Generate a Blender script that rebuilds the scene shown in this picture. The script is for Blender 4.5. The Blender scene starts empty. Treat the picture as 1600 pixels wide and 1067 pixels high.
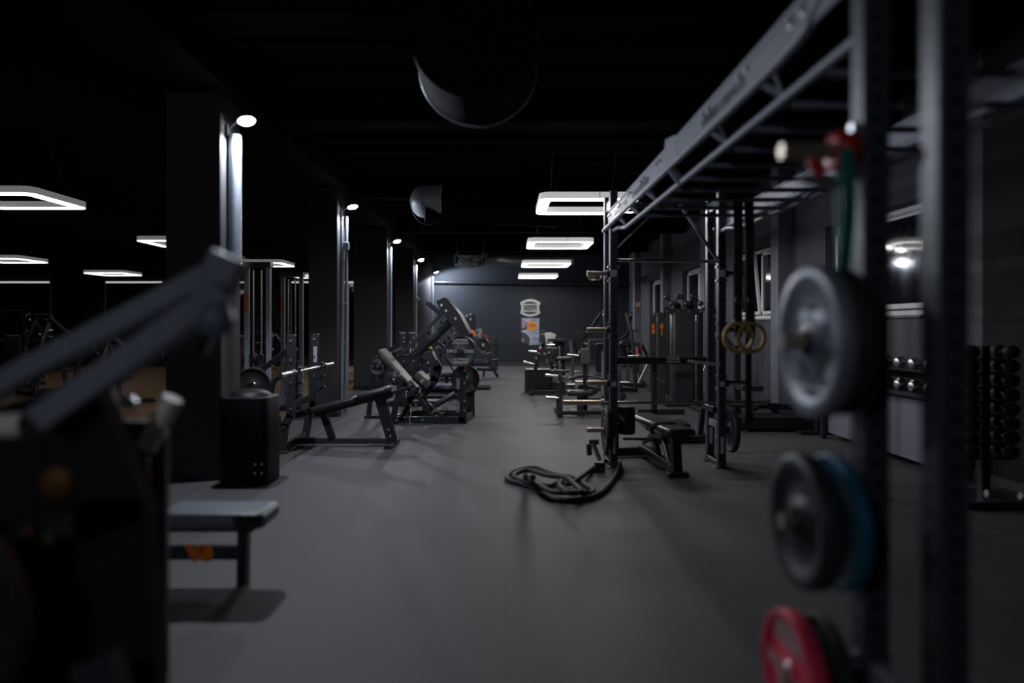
import bpy, bmesh, math, random
from mathutils import Vector as V, Matrix
R = math.radians
random.seed(7)
SC = bpy.context.scene
COL = SC.collection
H = 1.45          # camera height
F = 1067.0        # focal length in pixels at 1600 wide
VX, VY = 790.0, 508.0

# ------------------------------------------------------------------ camera
cd = bpy.data.cameras.new('camera'); cam = bpy.data.objects.new('camera', cd); COL.objects.link(cam)
cam.location = (0, 0, H); cam.rotation_euler = (R(90), 0, 0)
cd.sensor_width = 36; cd.lens = 36 * F / 1600
cd.shift_x = 10 / 1600; cd.shift_y = -25.5 / 1600
cd.clip_start = .05; cd.clip_end = 200
cd.dof.use_dof = True; cd.dof.focus_distance = 10.5; cd.dof.aperture_fstop = 0.6
SC.camera = cam
SC.view_settings.view_transform = 'Standard'; SC.view_settings.look = 'None'
SC.view_settings.gamma = 1; SC.view_settings.use_curve_mapping = False
SC.view_settings.exposure = 0.0
w = bpy.data.worlds.new('world'); SC.world = w; w.use_nodes = True
w.node_tree.nodes['Background'].inputs[0].default_value = (.25, .32, .5, 1)
w.node_tree.nodes['Background'].inputs[1].default_value = .004

PEND_E, PEND_SIDE, PEND_W = 6.5, .42, 21.0      # pendant lamps over the aisle: underside, sides
PENDL_E, PENDL_SIDE = 3.0, .12     # dimmed pendants over the hall on the left
SPOT_W = 98.0                      # pillar floodlights

def W(px, py, Y):
    return V(((px - VX) * Y / F, Y, H - (py - VY) * Y / F))
def FL(px, py, z=0.0):             # point at height z seen at this pixel
    Y = (H - z) * F / (py - VY); return V(((px - VX) * Y / F, Y, z))

# ------------------------------------------------------------------ materials
MATS = {}
def mat(name, col, rough=.5, metal=0, noise=0.0, nscale=20, bump=0.0, emit=None, es=0, spec=.5, coat=0, trans=0):
    if name in MATS: return MATS[name]
    m = bpy.data.materials.new(name); m.use_nodes = True; nt = m.node_tree; b = nt.nodes['Principled BSDF']
    b.inputs['Base Color'].default_value = (*col, 1); b.inputs['Roughness'].default_value = rough
    b.inputs['Metallic'].default_value = metal; b.inputs['Specular IOR Level'].default_value = spec
    b.inputs['Coat Weight'].default_value = coat
    b.inputs['Transmission Weight'].default_value = trans
    tc = nt.nodes.new('ShaderNodeTexCoord')
    nz = nt.nodes.new('ShaderNodeTexNoise'); nz.inputs['Scale'].default_value = nscale; nz.inputs['Detail'].default_value = 4
    nt.links.new(tc.outputs['Object'], nz.inputs['Vector'])
    if noise:
        rp = nt.nodes.new('ShaderNodeValToRGB')
        rp.color_ramp.elements[0].position = .3; rp.color_ramp.elements[1].position = .7
        rp.color_ramp.elements[0].color = (*[c * (1 - noise) for c in col], 1)
        rp.color_ramp.elements[1].color = (*[min(1, c * (1 + noise)) for c in col], 1)
        nt.links.new(nz.outputs[0], rp.inputs[0]); nt.links.new(rp.outputs[0], b.inputs['Base Color'])
    mr = nt.nodes.new('ShaderNodeMapRange'); mr.inputs['To Min'].default_value = max(.02, rough - .06); mr.inputs['To Max'].default_value = min(1, rough + .06)
    nt.links.new(nz.outputs[0], mr.inputs[0]); nt.links.new(mr.outputs[0], b.inputs['Roughness'])
    if bump:
        bp = nt.nodes.new('ShaderNodeBump'); bp.inputs['Strength'].default_value = bump; bp.inputs['Distance'].default_value = .01
        nt.links.new(nz.outputs[0], bp.inputs['Height']); nt.links.new(bp.outputs[0], b.inputs['Normal'])
    if emit:
        b.inputs['Emission Color'].default_value = (*emit, 1); b.inputs['Emission Strength'].default_value = es
    MATS[name] = m; return m
BLK = mat('black_powder_coat', (.017, .018, .022), .38, 0, .15, 60, .02, spec=.5)
BLK2 = mat('dark_grey_powder_coat', (.035, .037, .045), .36, 0, .15, 60, .02)
ARM = mat('slate_blue_arm_coat', (.125, .135, .18), .5, 0, .1, 50, .02)
RIGM = mat('rig_powder_coat', (.27, .275, .34), .42, 0, .1, 50, .02)
STEEL = mat('chrome', (.75, .72, .68), .22, 1, 0, 30)
BARST = mat('bar_steel', (.62, .52, .42), .34, .85, 0, 30)
ALU = mat('brushed_aluminium', (.55, .56, .58), .35, 1, .05, 30)
BOLT = mat('zinc_bolt', (.8, .8, .82), .3, 1)
VINYL = mat('black_vinyl', (.022, .024, .032), .33, 0, .1, 80, .05)
VING = mat('grey_vinyl', (.07, .067, .068), .5, 0, .1, 80, .05)
VINB = mat('taupe_pad_edge', (.16, .135, .12), .45, 0, .08, 50, .05)
VINF = mat('slate_vinyl', (.14, .15, .19), .4, 0, .1, 60, .05)
RUB = mat('black_rubber', (.018, .018, .019), .62, 0, .15, 60, .1)
ROPE = mat('battle_rope_sleeve', (.03, .03, .031), .6, 0, .2, 90, .3)
PLT = mat('plate_rubber', (.028, .03, .036), .5, 0, .1, 40, .05)
PLTN = mat('plate_rubber_navy', (.012, .016, .04), .45, 0, .1, 40, .05)
PLTG = mat('plate_grey_iron', (.22, .235, .28), .42, .2, .12, 20, .05)
PLTR = mat('plate_red', (.9, .05, .11), .45, 0, .05, 30, .03)
PLTB = mat('plate_teal_blue', (.0, .12, .22), .45, 0, .05, 30, .03)
LETW = mat('pale_lettering', (.55, .55, .56), .6)
LETG = mat('grey_lettering', (.30, .31, .34), .6)
ORG = mat('orange_plastic', (.85, .14, .02), .4)
ORGL = mat('orange_lettering', (.95, .2, .02), .5)
RED = mat('red_enamel', (.55, .02, .02), .4)
TEAL = mat('teal_latex', (.0, .16, .13), .5)
WOODR = mat('ring_birch', (.58, .36, .15), .45, 0, .2, 25)
WHITE = mat('white_plastic', (.82, .82, .84), .4)
PAPER = mat('white_paper', (.85, .83, .78), .8)
LABEL = mat('pale_sticker', (.5, .5, .55), .5, 0, .3, 120)
YEL = mat('yellow_sticker', (.8, .6, .02), .5)
DWALL = mat('slate_wall_paint', (.0125, .0165, .0245), .75, 0, .06, 3, .03)
RWALL = mat('grey_blue_wall_paint', (.075, .076, .092), .75, 0, .06, 3, .03)
KWALL = mat('near_black_matte', (.006, .006, .008), .9, 0, .06, 3, .03)
CREAM = mat('cream_grip', (.85, .74, .66), .45)
PIL = mat('pillar_paint', (.045, .043, .047), .8, 0, .06, 3, .03)
PILF = mat('pilaster_paint', (.17, .17, .21), .7, 0, .06, 3, .03)
CEIL = mat('ceiling_black', (.005, .005, .006), .95, 0, .3, 4, .1, spec=.08)
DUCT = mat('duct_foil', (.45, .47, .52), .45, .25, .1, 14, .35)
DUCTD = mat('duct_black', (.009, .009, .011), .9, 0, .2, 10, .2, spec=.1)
CORR = mat('corrugated_foil', (.3, .3, .32), .35, .8, .2, 60, .8)
COND = mat('conduit_steel', (.29, .325, .37), .5, .05, .1, 20)
GLASS = mat('night_glass', (.006, .008, .014), .04, 0, spec=.9)
MIRR = mat('mirror_dark', (.12, .12, .13), .04, 1)
SHR = mat('shroud_grey', (.045, .042, .045), .4, 0, .1, 20)
def emis(name, col, s):
    m = mat(name, (.8, .8, .8), .5, emit=col, es=s); return m
LMP = emis('pendant_diffuser', (1, .99, .97), PEND_E)
LMPS = emis('pendant_side', (1, .99, .97), PEND_SIDE)
LML = emis('pendant_diffuser_dim', (1, .98, .95), PENDL_E)
LMLS = emis('pendant_side_dim', (1, .98, .95), PENDL_SIDE)
LENS = emis('flood_lens', (.93, .96, 1), 60)
STRIP = emis('light_strip', (1, .98, .95), .55)
DOWN = emis('downlight_lens', (1, .97, .92), 9)

def floor_mat(name, c1, c2, wood=False):
    m = bpy.data.materials.new(name); m.use_nodes = True; nt = m.node_tree; b = nt.nodes['Principled BSDF']
    tc = nt.nodes.new('ShaderNodeTexCoord')
    n1 = nt.nodes.new('ShaderNodeTexNoise'); n1.inputs['Scale'].default_value = .9; n1.inputs['Detail'].default_value = 6
    nt.links.new(tc.outputs['Object'], n1.inputs['Vector'])
    rp = nt.nodes.new('ShaderNodeValToRGB'); rp.color_ramp.elements[0].position = .35; rp.color_ramp.elements[1].position = .65
    rp.color_ramp.elements[0].color = (*c1, 1); rp.color_ramp.elements[1].color = (*c2, 1)
    nt.links.new(n1.outputs[0], rp.inputs[0])
    col = rp.outputs[0]
    br = nt.nodes.new('ShaderNodeTexBrick'); br.offset = .5 if wood else 0
    br.inputs['Scale'].default_value = 1
    br.inputs['Brick Width'].default_value = 1.4 if wood else 1.25
    br.inputs['Row Height'].default_value = .14 if wood else 10
    br.inputs['Mortar Size'].default_value = .003
    br.inputs['Color1'].default_value = (1, 1, 1, 1); br.inputs['Color2'].default_value = (.86, .86, .86, 1) if wood else (.97, .97, .97, 1)
    br.inputs['Mortar'].default_value = (.55, .55, .55, 1)
    nt.links.new(tc.outputs['Object'], br.inputs['Vector'])
    mx = nt.nodes.new('ShaderNodeMix'); mx.data_type = 'RGBA'; mx.blend_type = 'MULTIPLY'; mx.inputs[0].default_value = 1
    nt.links.new(col, mx.inputs[6]); nt.links.new(br.outputs[0], mx.inputs[7]); nt.links.new(mx.outputs[2], b.inputs['Base Color'])
    n2 = nt.nodes.new('ShaderNodeTexNoise'); n2.inputs['Scale'].default_value = 220; n2.inputs['Detail'].default_value = 3
    nt.links.new(tc.outputs['Object'], n2.inputs['Vector'])
    bp = nt.nodes.new('ShaderNodeBump'); bp.inputs['Strength'].default_value = .15; bp.inputs['Distance'].default_value = .004
    nt.links.new(n2.outputs[0], bp.inputs['Height']); nt.links.new(bp.outputs[0], b.inputs['Normal'])
    b.inputs['Roughness'].default_value = .5 if wood else .62
    b.inputs['Specular IOR Level'].default_value = .4
    return m
FLOORM = floor_mat('rubber_floor', (.085, .0785, .083), (.094, .087, .092))
WOODM = floor_mat('wood_floor', (.30, .17, .09), (.36, .21, .11), True)

def holes_mat():                                  # steel tube with a row of drilled holes
    m = mat('rig_upright_coat', (.05, .053, .068), .4, 0, .1, 50, .02); nt = m.node_tree; b = nt.nodes['Principled BSDF']
    src = b.inputs['Base Color'].links[0].from_socket
    tc = nt.nodes.new('ShaderNodeTexCoord'); sp = nt.nodes.new('ShaderNodeSeparateXYZ'); nt.links.new(tc.outputs['Object'], sp.inputs[0])
    def mth(op, a, bb=None):
        n = nt.nodes.new('ShaderNodeMath'); n.operation = op
        for i, x in enumerate((a, bb)):
            if x is None: continue
            if isinstance(x, (int, float)): n.inputs[i].default_value = x
            else: nt.links.new(x, n.inputs[i])
        return n.outputs[0]
    ax = mth('ABSOLUTE', sp.outputs[0]); ay = mth('ABSOLUTE', sp.outputs[1]); q = mth('MINIMUM', ax, ay)
    dz = mth('MULTIPLY', mth('SUBTRACT', mth('FRACT', mth('DIVIDE', mth('ADD', sp.outputs[2], 10), .06)), .5), .06)
    d = mth('SQRT', mth('ADD', mth('MULTIPLY', q, q), mth('MULTIPLY', dz, dz)))
    msk = mth('LESS_THAN', d, .0125)
    mx = nt.nodes.new('ShaderNodeMix'); mx.data_type = 'RGBA'; nt.links.new(msk, mx.inputs[0]); nt.links.new(src, mx.inputs[6]); mx.inputs[7].default_value = (.002, .002, .002, 1)
    nt.links.new(mx.outputs[2], b.inputs['Base Color']); return m
UPR = holes_mat()

# ------------------------------------------------------------------ mesh builder
OG = {}
AX = {'x': V((1, 0, 0)), 'y': V((0, 1, 0)), 'z': V((0, 0, 1))}
def frame(a):
    a = a.normalized(); t = V((0, 0, 1)) if abs(a.z) < .9 else V((0, 1, 0))
    s = a.cross(t).normalized(); return s, a.cross(s).normalized()
class MB:
    def __init__(s): s.v = []; s.f = []; s.sm = []
    def add(s, vs, fs, smooth=False):
        n = len(s.v); s.v += [V(x) for x in vs]; s.f += [[i + n for i in f] for f in fs]; s.sm += [smooth] * len(fs); return s
    def obox(s, c, ex, ey, ez, hx, hy, hz, b=.004):
        c = V(c); b = min(b, hx * .45, hy * .45, hz * .45); ix = {}; vs = []; hs = (hx, hy, hz)
        for sx in (-1, 1):
            for sy in (-1, 1):
                for sz in (-1, 1):
                    for k in range(3):
                        h = [hs[j] - (0 if j == k else b) for j in range(3)]
                        ix[(sx, sy, sz, k)] = len(vs); vs.append(c + ex * sx * h[0] + ey * sy * h[1] + ez * sz * h[2])
        fs = []
        for k in range(3):
            o = [j for j in range(3) if j != k]
            for sg in (-1, 1):
                q = []
                for a, bb in ((-1, -1), (1, -1), (1, 1), (-1, 1)):
                    t = [0, 0, 0]; t[k] = sg; t[o[0]] = a; t[o[1]] = bb; q.append(ix[(*t, k)])
                fs.append(q)
            for a in (-1, 1):
                for bb in (-1, 1):
                    t0 = [0, 0, 0]; t1 = [0, 0, 0]; t0[o[0]] = t1[o[0]] = a; t0[o[1]] = t1[o[1]] = bb; t0[k] = -1; t1[k] = 1
                    fs.append([ix[(*t0, o[0])], ix[(*t1, o[0])], ix[(*t1, o[1])], ix[(*t0, o[1])]])
        for sx in (-1, 1):
            for sy in (-1, 1):
                for sz in (-1, 1): fs.append([ix[(sx, sy, sz, k)] for k in range(3)])
        return s.add(vs, fs)
    def box(s, c, size, b=.004, rz=0):
        ex = V((math.cos(rz), math.sin(rz), 0)); ey = V((-math.sin(rz), math.cos(rz), 0))
        return s.obox(c, ex, ey, AX['z'], size[0] / 2, size[1] / 2, size[2] / 2, b)
    def bb(s, x0, x1, y0, y1, z0, z1, b=.004):
        return s.box(((x0 + x1) / 2, (y0 + y1) / 2, (z0 + z1) / 2), (abs(x1 - x0), abs(y1 - y0), abs(z1 - z0)), b)
    def beam(s, p0, p1, wd, dp, side='y', b=.005):
        p0, p1 = V(p0), V(p1); a = p1 - p0; L = a.length; a.normalize(); sd = AX[side] if isinstance(side, str) else V(side)
        n = a.cross(sd).normalized(); sd = n.cross(a).normalized()
        return s.obox((p0 + p1) / 2, a, n, sd, L / 2, wd / 2, dp / 2, b)
    def poly(s, pts, wd, dp, side='y', b=.005):
        for a, c in zip(pts[:-1], pts[1:]):
            a, c = V(a), V(c); d = (c - a).normalized() * wd * .25; s.beam(a - d, c + d, wd, dp, side, b)
        return s
    def tube(s, pts, r, n=12, closed=False, r1=None):
        pts = [V(p) for p in pts]; m = len(pts); rings = []
        for i in range(m):
            if closed: t = pts[(i + 1) % m] - pts[i - 1]
            else: t = pts[min(i + 1, m - 1)] - pts[max(i - 1, 0)]
            t.normalize()
            if i == 0: u, _ = frame(t)
            else: u = (u - t * u.dot(t)).normalized()
            vv = t.cross(u); rr = r if r1 is None else r + (r1 - r) * i / (m - 1)
            rings.append([pts[i] + (u * math.cos(k * 2 * math.pi / n) + vv * math.sin(k * 2 * math.pi / n)) * rr for k in range(n)])
        vs = [p for rg in rings for p in rg]; fs = []
        for i in range(m if closed else m - 1):
            j = (i + 1) % m
            for k in range(n): fs.append([i * n + k, i * n + (k + 1) % n, j * n + (k + 1) % n, j * n + k])
        s.add(vs, fs, True)
        if not closed:
            s.add(rings[0], [list(range(n))[::-1]]); s.add(rings[-1], [list(range(n))])
        return s
    def cyl(s, p0, p1, r, n=20): return s.tube([p0, p1], r, n)
    def lathe(s, prof, o, axis, n=40, smooth=True):
        o = V(o); a = V(axis).normalized(); u, vv = frame(a); vs = []; fs = []
        for r, t in prof:
            for k in range(n):
                an = 2 * math.pi * k / n; vs.append(o + a * t + (u * math.cos(an) + vv * math.sin(an)) * r)
        for i in range(len(prof) - 1):
            for k in range(n): fs.append([i * n + k, i * n + (k + 1) % n, (i + 1) * n + (k + 1) % n, (i + 1) * n + k])
        return s.add(vs, fs, smooth)
    def prism(s, pts, off, smooth=False):
        n = len(pts); off = V(off); pts = [V(p) for p in pts]
        vs = pts + [p + off for p in pts]
        fs = [list(range(n))[::-1], [i + n for i in range(n)]] + [[i, (i + 1) % n, (i + 1) % n + n, i + n] for i in range(n)]
        return s.add(vs, fs)
    def ringprism(s, outer, inner, off):
        n = len(outer); off = V(off); o = [V(p) for p in outer]; i_ = [V(p) for p in inner]
        vs = o + i_ + [p + off for p in o] + [p + off for p in i_]; fs = []
        for k in range(n):
            j = (k + 1) % n
            fs += [[k, j, n + j, n + k], [2 * n + k, 2 * n + j, 3 * n + j, 3 * n + k], [k, j, 2 * n + j, 2 * n + k], [n + k, n + j, 3 * n + j, 3 * n + k]]
        return s.add(vs, fs)
    def pad(s, c, ex, ey, ez, lx, ly, lz, rc=.05, e=.02):        # upholstered cushion: rounded corners, soft edge
        c = V(c); ex, ey, ez = V(ex).normalized(), V(ey).normalized(), V(ez).normalized(); vs = []; ring = 24
        def cont(k):
            out = []
            for q, (sx, sy) in enumerate(((1, 1), (-1, 1), (-1, -1), (1, -1))):
                for j in range(6):
                    an = math.pi / 2 * q + math.pi / 2 * j / 5
                    out.append(((lx / 2 - rc) * sx + (rc - k) * math.cos(an), (ly / 2 - rc) * sy + (rc - k) * math.sin(an)))
            return out
        lv = [(e * 1.2, -lz / 2), (e * .35, -lz / 2 + e * .3), (0, -lz / 2 + e), (0, lz / 2 - e), (e * .35, lz / 2 - e * .35), (e * 1.2, lz / 2)]
        for k, z in lv: vs += [c + ex * a + ey * bb + ez * z for a, bb in cont(min(k, rc * .9))]
        fs = [list(range(ring))[::-1], [i + ring * 5 for i in range(ring)]]
        n0 = len(s.v); s.add(vs, fs)
        side = [[i * ring + k, i * ring + (k + 1) % ring, (i + 1) * ring + (k + 1) % ring, (i + 1) * ring + k] for i in range(5) for k in range(ring)]
        s.f += [[q + n0 for q in f] for f in side]; s.sm += [True] * len(side); return s
    def build(s, name, m, parent=None, org=None, **tags):
        o3 = V(org) if org is not None else (OG.get(parent.name, V((0, 0, 0))) if parent else V((0, 0, 0)))
        me = bpy.data.meshes.new(name); me.from_pydata([p - o3 for p in s.v], [], s.f); me.update()
        for p, q in zip(me.polygons, s.sm): p.use_smooth = q
        bm = bmesh.new(); bm.from_mesh(me); bmesh.ops.recalc_face_normals(bm, faces=bm.faces); bm.to_mesh(me); bm.free()
        me.materials.append(m); o = bpy.data.objects.new(name, me); COL.objects.link(o)
        if parent:
            o.parent = parent; OG[o.name] = o3
        else: o.location = o3; OG[o.name] = o3
        for k, x in tags.items(): o[k] = x
        return o
def one(mb, name, m, label, cat, org, group=None):
    o = mb.build(name, m, None, org); o['label'] = label; o['category'] = cat
    if group: o['group'] = group
    return o
def root(name, label, cat, loc, rz=0, group=None, local=False):
    o = bpy.data.objects.new(name, None); COL.objects.link(o); o.location = loc; o.rotation_euler = (0, 0, rz); o.empty_display_size = .1
    if cat == 'structure': o['kind'] = 'structure'
    else: o['label'] = label; o['category'] = cat
    if group: o['group'] = group
    OG[o.name] = V((0, 0, 0)) if local else V(loc); return o
def struct(mb, name, m, org=(0, 0, 0)):
    o = mb.build(name, m, None, org); o['kind'] = 'structure'; return o
def copy_tree(o, parent=None):
    c = o.copy(); COL.objects.link(c); c.parent = parent; OG[c.name] = OG.get(o.name, V((0, 0, 0)))
    for ch in list(o.children): copy_tree(ch, c)
    return c
def dup(o, loc, rot=None, label=None, group=None):
    c = copy_tree(o); c.location = loc
    if rot is not None: c.rotation_euler = rot
    if label: c['label'] = label
    if group: c['group'] = group
    return c
def text(s_, size, pos, ex, ez, m, parent, name='lettering', depth=.002, align='CENTER', bold=0.0, sx=1.0):
    cu = bpy.data.curves.new('t', 'FONT'); cu.body = s_; cu.size = size; cu.extrude = depth / 2; cu.align_x = align; cu.align_y = 'CENTER'; cu.offset = bold; cu.resolution_u = 3
    to = bpy.data.objects.new('t', cu); COL.objects.link(to); dg = bpy.context.evaluated_depsgraph_get()
    me = bpy.data.meshes.new_from_object(to.evaluated_get(dg)); bpy.data.objects.remove(to)
    ex = V(ex).normalized(); ez = V(ez).normalized(); ey = ez; n = ex.cross(ey); o3 = OG.get(parent.name, V((0, 0, 0))) if parent else V((0, 0, 0))
    for vtx in me.vertices: vtx.co = V(pos) - o3 + ex * vtx.co.x * sx + ey * vtx.co.y + n * vtx.co.z
    me.materials.clear(); me.materials.append(m); me.name = name
    o = bpy.data.objects.new(name, me); COL.objects.link(o); o.parent = parent; OG[o.name] = o3; return o
def bolts(pts, axis, parent, r=.011, L=.012, m=None, name='bolt'):
    axis = V(axis)
    for p in pts:
        MB().lathe([(0, 0), (r * 1.35, 0), (r * 1.35, L * .25), (r, L * .3), (r, L), (0, L)], p, axis, 10, False).build(name, m or BOLT, parent)
def smooth(pts, k=6, closed=False):
    pts = [V(p) for p in pts]; n = len(pts); out = []
    for i in range(n if closed else n - 1):
        g = (lambda j: pts[j % n]) if closed else (lambda j: pts[max(0, min(n - 1, j))])
        p0, p1, p2, p3 = g(i - 1), g(i), g(i + 1), g(i + 2)
        for j in range(k):
            t = j / k; out.append(.5 * ((2 * p1) + (p2 - p0) * t + (2 * p0 - 5 * p1 + 4 * p2 - p3) * t * t + (3 * p1 - p0 - 3 * p2 + p3) * t ** 3))
    if not closed: out.append(pts[-1])
    return out
X_, Y_, Z_ = AX['x'], AX['y'], AX['z']

# ------------------------------------------------------------------ lamps
def rrect(cx, cy, wx, wy, rc, z, n=6):
    out = []
    for q, (sx, sy) in enumerate(((1, 1), (-1, 1), (-1, -1), (1, -1))):
        for j in range(n):
            an = math.pi / 2 * q + math.pi / 2 * j / (n - 1)
            out.append(V((cx + (wx / 2 - rc) * sx + rc * math.cos(an), cy + (wy / 2 - rc) * sy + rc * math.sin(an), z)))
    return out
def pendant(cx, cy, label, dim=False, wy=1.15, zb=3.0):
    r = root('pendant_lamp', label, 'lamp', (cx, cy, zb), group='rectangular ring pendants over the left hall' if dim else 'rectangular ring pendants over the aisle')
    wx = 1.24; bw = .14
    MB().ringprism(rrect(cx, cy, wx, wy, .13, zb + .012), rrect(cx, cy, wx - 2 * bw, wy - 2 * bw, .05, zb + .012), (0, 0, .078)).build('housing', LMLS if dim else LMPS, r)
    MB().ringprism(rrect(cx, cy, wx - .01, wy - .01, .125, zb), rrect(cx, cy, wx - 2 * bw + .01, wy - 2 * bw + .01, .055, zb), (0, 0, .012)).build('diffuser', LML if dim else LMP, r)
    for sx in (-1, 1):
        m = MB()
        for sy in (-1, 1): m.cyl((cx + sx * .42, cy + sy * (wy / 2 - .07), zb + .085), (cx + sx * .42, cy, 3.75), .0022, 5)
        m.cyl((cx + sx * .42, cy, 3.75), (cx + sx * .42, cy, 4.0), .003, 5)
        m.build('suspension_wire', BLK2, r)
    MB().box((cx + .12, cy - wy / 2 - .001, zb + .055), (.008, .006, .07), .001).build('joint_strip', BLK2, r)
    if not dim:
        for dx, dy in ((0, -.5), (0, .5), (-.55, 0), (.55, 0)):     # the tube light of each side of the ring
            ld = bpy.data.lights.new('ring_light', 'SPOT'); lo = bpy.data.objects.new('ring_light', ld); COL.objects.link(lo)
            ld.energy = PEND_W; ld.color = (1, .97, .93); ld.spot_size = R(178); ld.spot_blend = .25; ld.shadow_soft_size = .03
            lo.parent = r; lo.location = (dx, dy, -.03)
for i, (y, nm) in enumerate(((9.0, 'nearest and largest of the lit ring pendants, beside the rig'), (13.35, 'second lit ring pendant along the aisle, behind the one beside the rig'), (17.75, 'third lit ring pendant along the aisle, above the wall emblem'), (22.1, 'farthest and smallest lit ring pendant, just in front of the back wall'))):
    pendant(1.04, y, 'white ' + nm, wy=1.2)
for x, y, nm in ((-6.2, 8.6, 'large grey-sided ring pendant cut off by the left edge of the photo'), (-6.2, 13.1, 'ring pendant tip showing just left of the first pillar'), (-6.2, 17.6, 'ring pendant hanging over the cable towers between first and second pillar'), (-6.2, 22.0, 'small far ring pendant half hidden by the second pillar'),
                 (-12.0, 16.5, 'ring pendant at the left edge under the large grey-sided one'), (-12.0, 20.9, 'small ring pendant above the lit mirror frame')):
    pendant(x, y, nm, True)

def flood(X, Y, z, label, k=1.0, ax=(.25, -.22, -1), cone=167):
    r = root('floodlight', label, 'lamp', (X, Y, z - .12), group='floodlights on the pillars')
    hx, hz = X + .17, z
    MB().box((X - .02, Y, z - .12), (.06, .07, .1)).tube([(X, Y, z - .1), (X + .06, Y, z - .05), (X + .12, Y, z - .01)], .012).build('arm', BLK2, r)
    ax = V(ax).normalized()
    MB().lathe([(0, -.05), (.05, -.05), (.075, -.02), (.085, .02), (.085, .03)], (hx, Y, hz), ax, 28).build('lamp_head', BLK2, r)
    MB().lathe([(.08 * math.cos(a), .028 + .03 * math.sin(a)) for a in [k * math.pi / 12 for k in range(7)]], (hx, Y, hz), ax, 28).build('lens', LENS, r)
    ld = bpy.data.lights.new('flood', 'SPOT'); lo = bpy.data.objects.new('flood_light', ld); COL.objects.link(lo)
    ld.energy = SPOT_W * k; ld.color = (.80, .88, 1); ld.spot_size = R(cone); ld.spot_blend = .25; ld.shadow_soft_size = .05
    p = V((hx, Y, hz)) + ax * .13; lo.location = p; lo.rotation_euler = ax.to_track_quat('-Z', 'Y').to_euler(); lo.parent = r; lo.location = p - V(r.location)
    return lo
CX = -2.64
flood(CX, 6.5, 3.42, 'glaring floodlight on the first pillar, the largest and brightest of the row', 2.0)
flood(CX, 11.0, 3.38, 'second floodlight from the camera, on top of the double conduit')
flood(CX, 15.5, 3.38, 'third floodlight of the row along the pillars')
flood(CX, 19.9, 3.38, 'fourth floodlight of the row, small, over the leg press')
lw = flood(-2.55, 23.3, 3.3, 'farthest floodlight, lighting the blue back wall', 3.3, (.35, .35, -1))
flood(CX, -2.45, 3.42, 'added floodlight behind the photographer, out of view, lighting camera-facing sides', .75, (0, .6, -.8), 150)  # added unseen lamp that brightens surfaces turned towards the camera
for x, y, nm in ((1.98, 11.05, 'upper'), (1.98, 12.0, 'lower')):
    z = H + (508 - (317 if nm == 'upper' else 331)) * y / F; x = ((998 if nm == 'upper' else 984) - 790) * y / F
    r = root('downlight', nm + ' of the two small round downlights under the rig beam', 'lamp', (x, y, z), group='round downlights beside the rig')
    MB().lathe([(0, .05), (.07, .05), (.085, .0), (.075, -.01)], (x, y, z), Z_, 24).build('housing', BLK2, r)
    MB().lathe([(0, 0), (.068, 0), (.068, -.012), (0, -.012)], (x, y, z), Z_, 24).build('lens', DOWN, r)
    MB().cyl((x, y, z + .05), (x, y, 4.0), .008, 8).build('stem', BLK2, r)

# ------------------------------------------------------------------ room
XL, XR, YB, YF, ZC = -19.0, 4.4, 24.3, -3.0, 4.0
struct(MB().bb(-3.3, XR + .4, YF - .2, YB + .2, -.1, 0, .001), 'floor', FLOORM)
struct(MB().bb(XL - .2, -3.3, YF - .2, 7.0, -.1, 0, .001), 'floor_left_front', FLOORM)
struct(MB().bb(XL - .2, -3.3, 7.0, YB + .2, -.1, 0, .001), 'floor_left_wood', WOODM)
struct(MB().bb(-3.32, -3.28, 7.0, YB, 0, .012, .003), 'trim_1', ALU)
struct(MB().bb(XL - .2, XR + .4, YF - .2, YB + .2, ZC, ZC + .1, .001), 'ceiling', CEIL)
struct(MB().bb(XL, XR + .4, YB, YB + .2, 0, ZC, .001), 'wall_back', DWALL)
struct(MB().bb(XL - .2, XL, YF, YB, 0, ZC, .001), 'wall_left', PIL)
struct(MB().bb(XL, XR + .4, YF - .2, YF, 0, ZC, .001), 'wall_front', KWALL)
ZS, ZT = 1.56, 2.80
wins = [(7.2, 9.4), (10.95, 13.2), (14.75, 17.0), (18.55, 20.9)]
struct(MB().bb(XR, XR + .4, YF, 6.3, 0, ZC, .001), 'wall_right_front', KWALL)  # front stretch of this wall is coloured much darker than the rest
m = MB(); m.bb(XR, XR + .4, 6.3, YB, 0, ZS, .001).bb(XR, XR + .4, 6.3, YB, ZT, ZC, .001)
ys = [6.3] + [q for a in wins for q in a] + [YB]
for a, b in zip(ys[0::2], ys[1::2]): m.bb(XR, XR + .4, a, b, ZS, ZT, .001)
struct(m, 'wall_right', RWALL)
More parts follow.
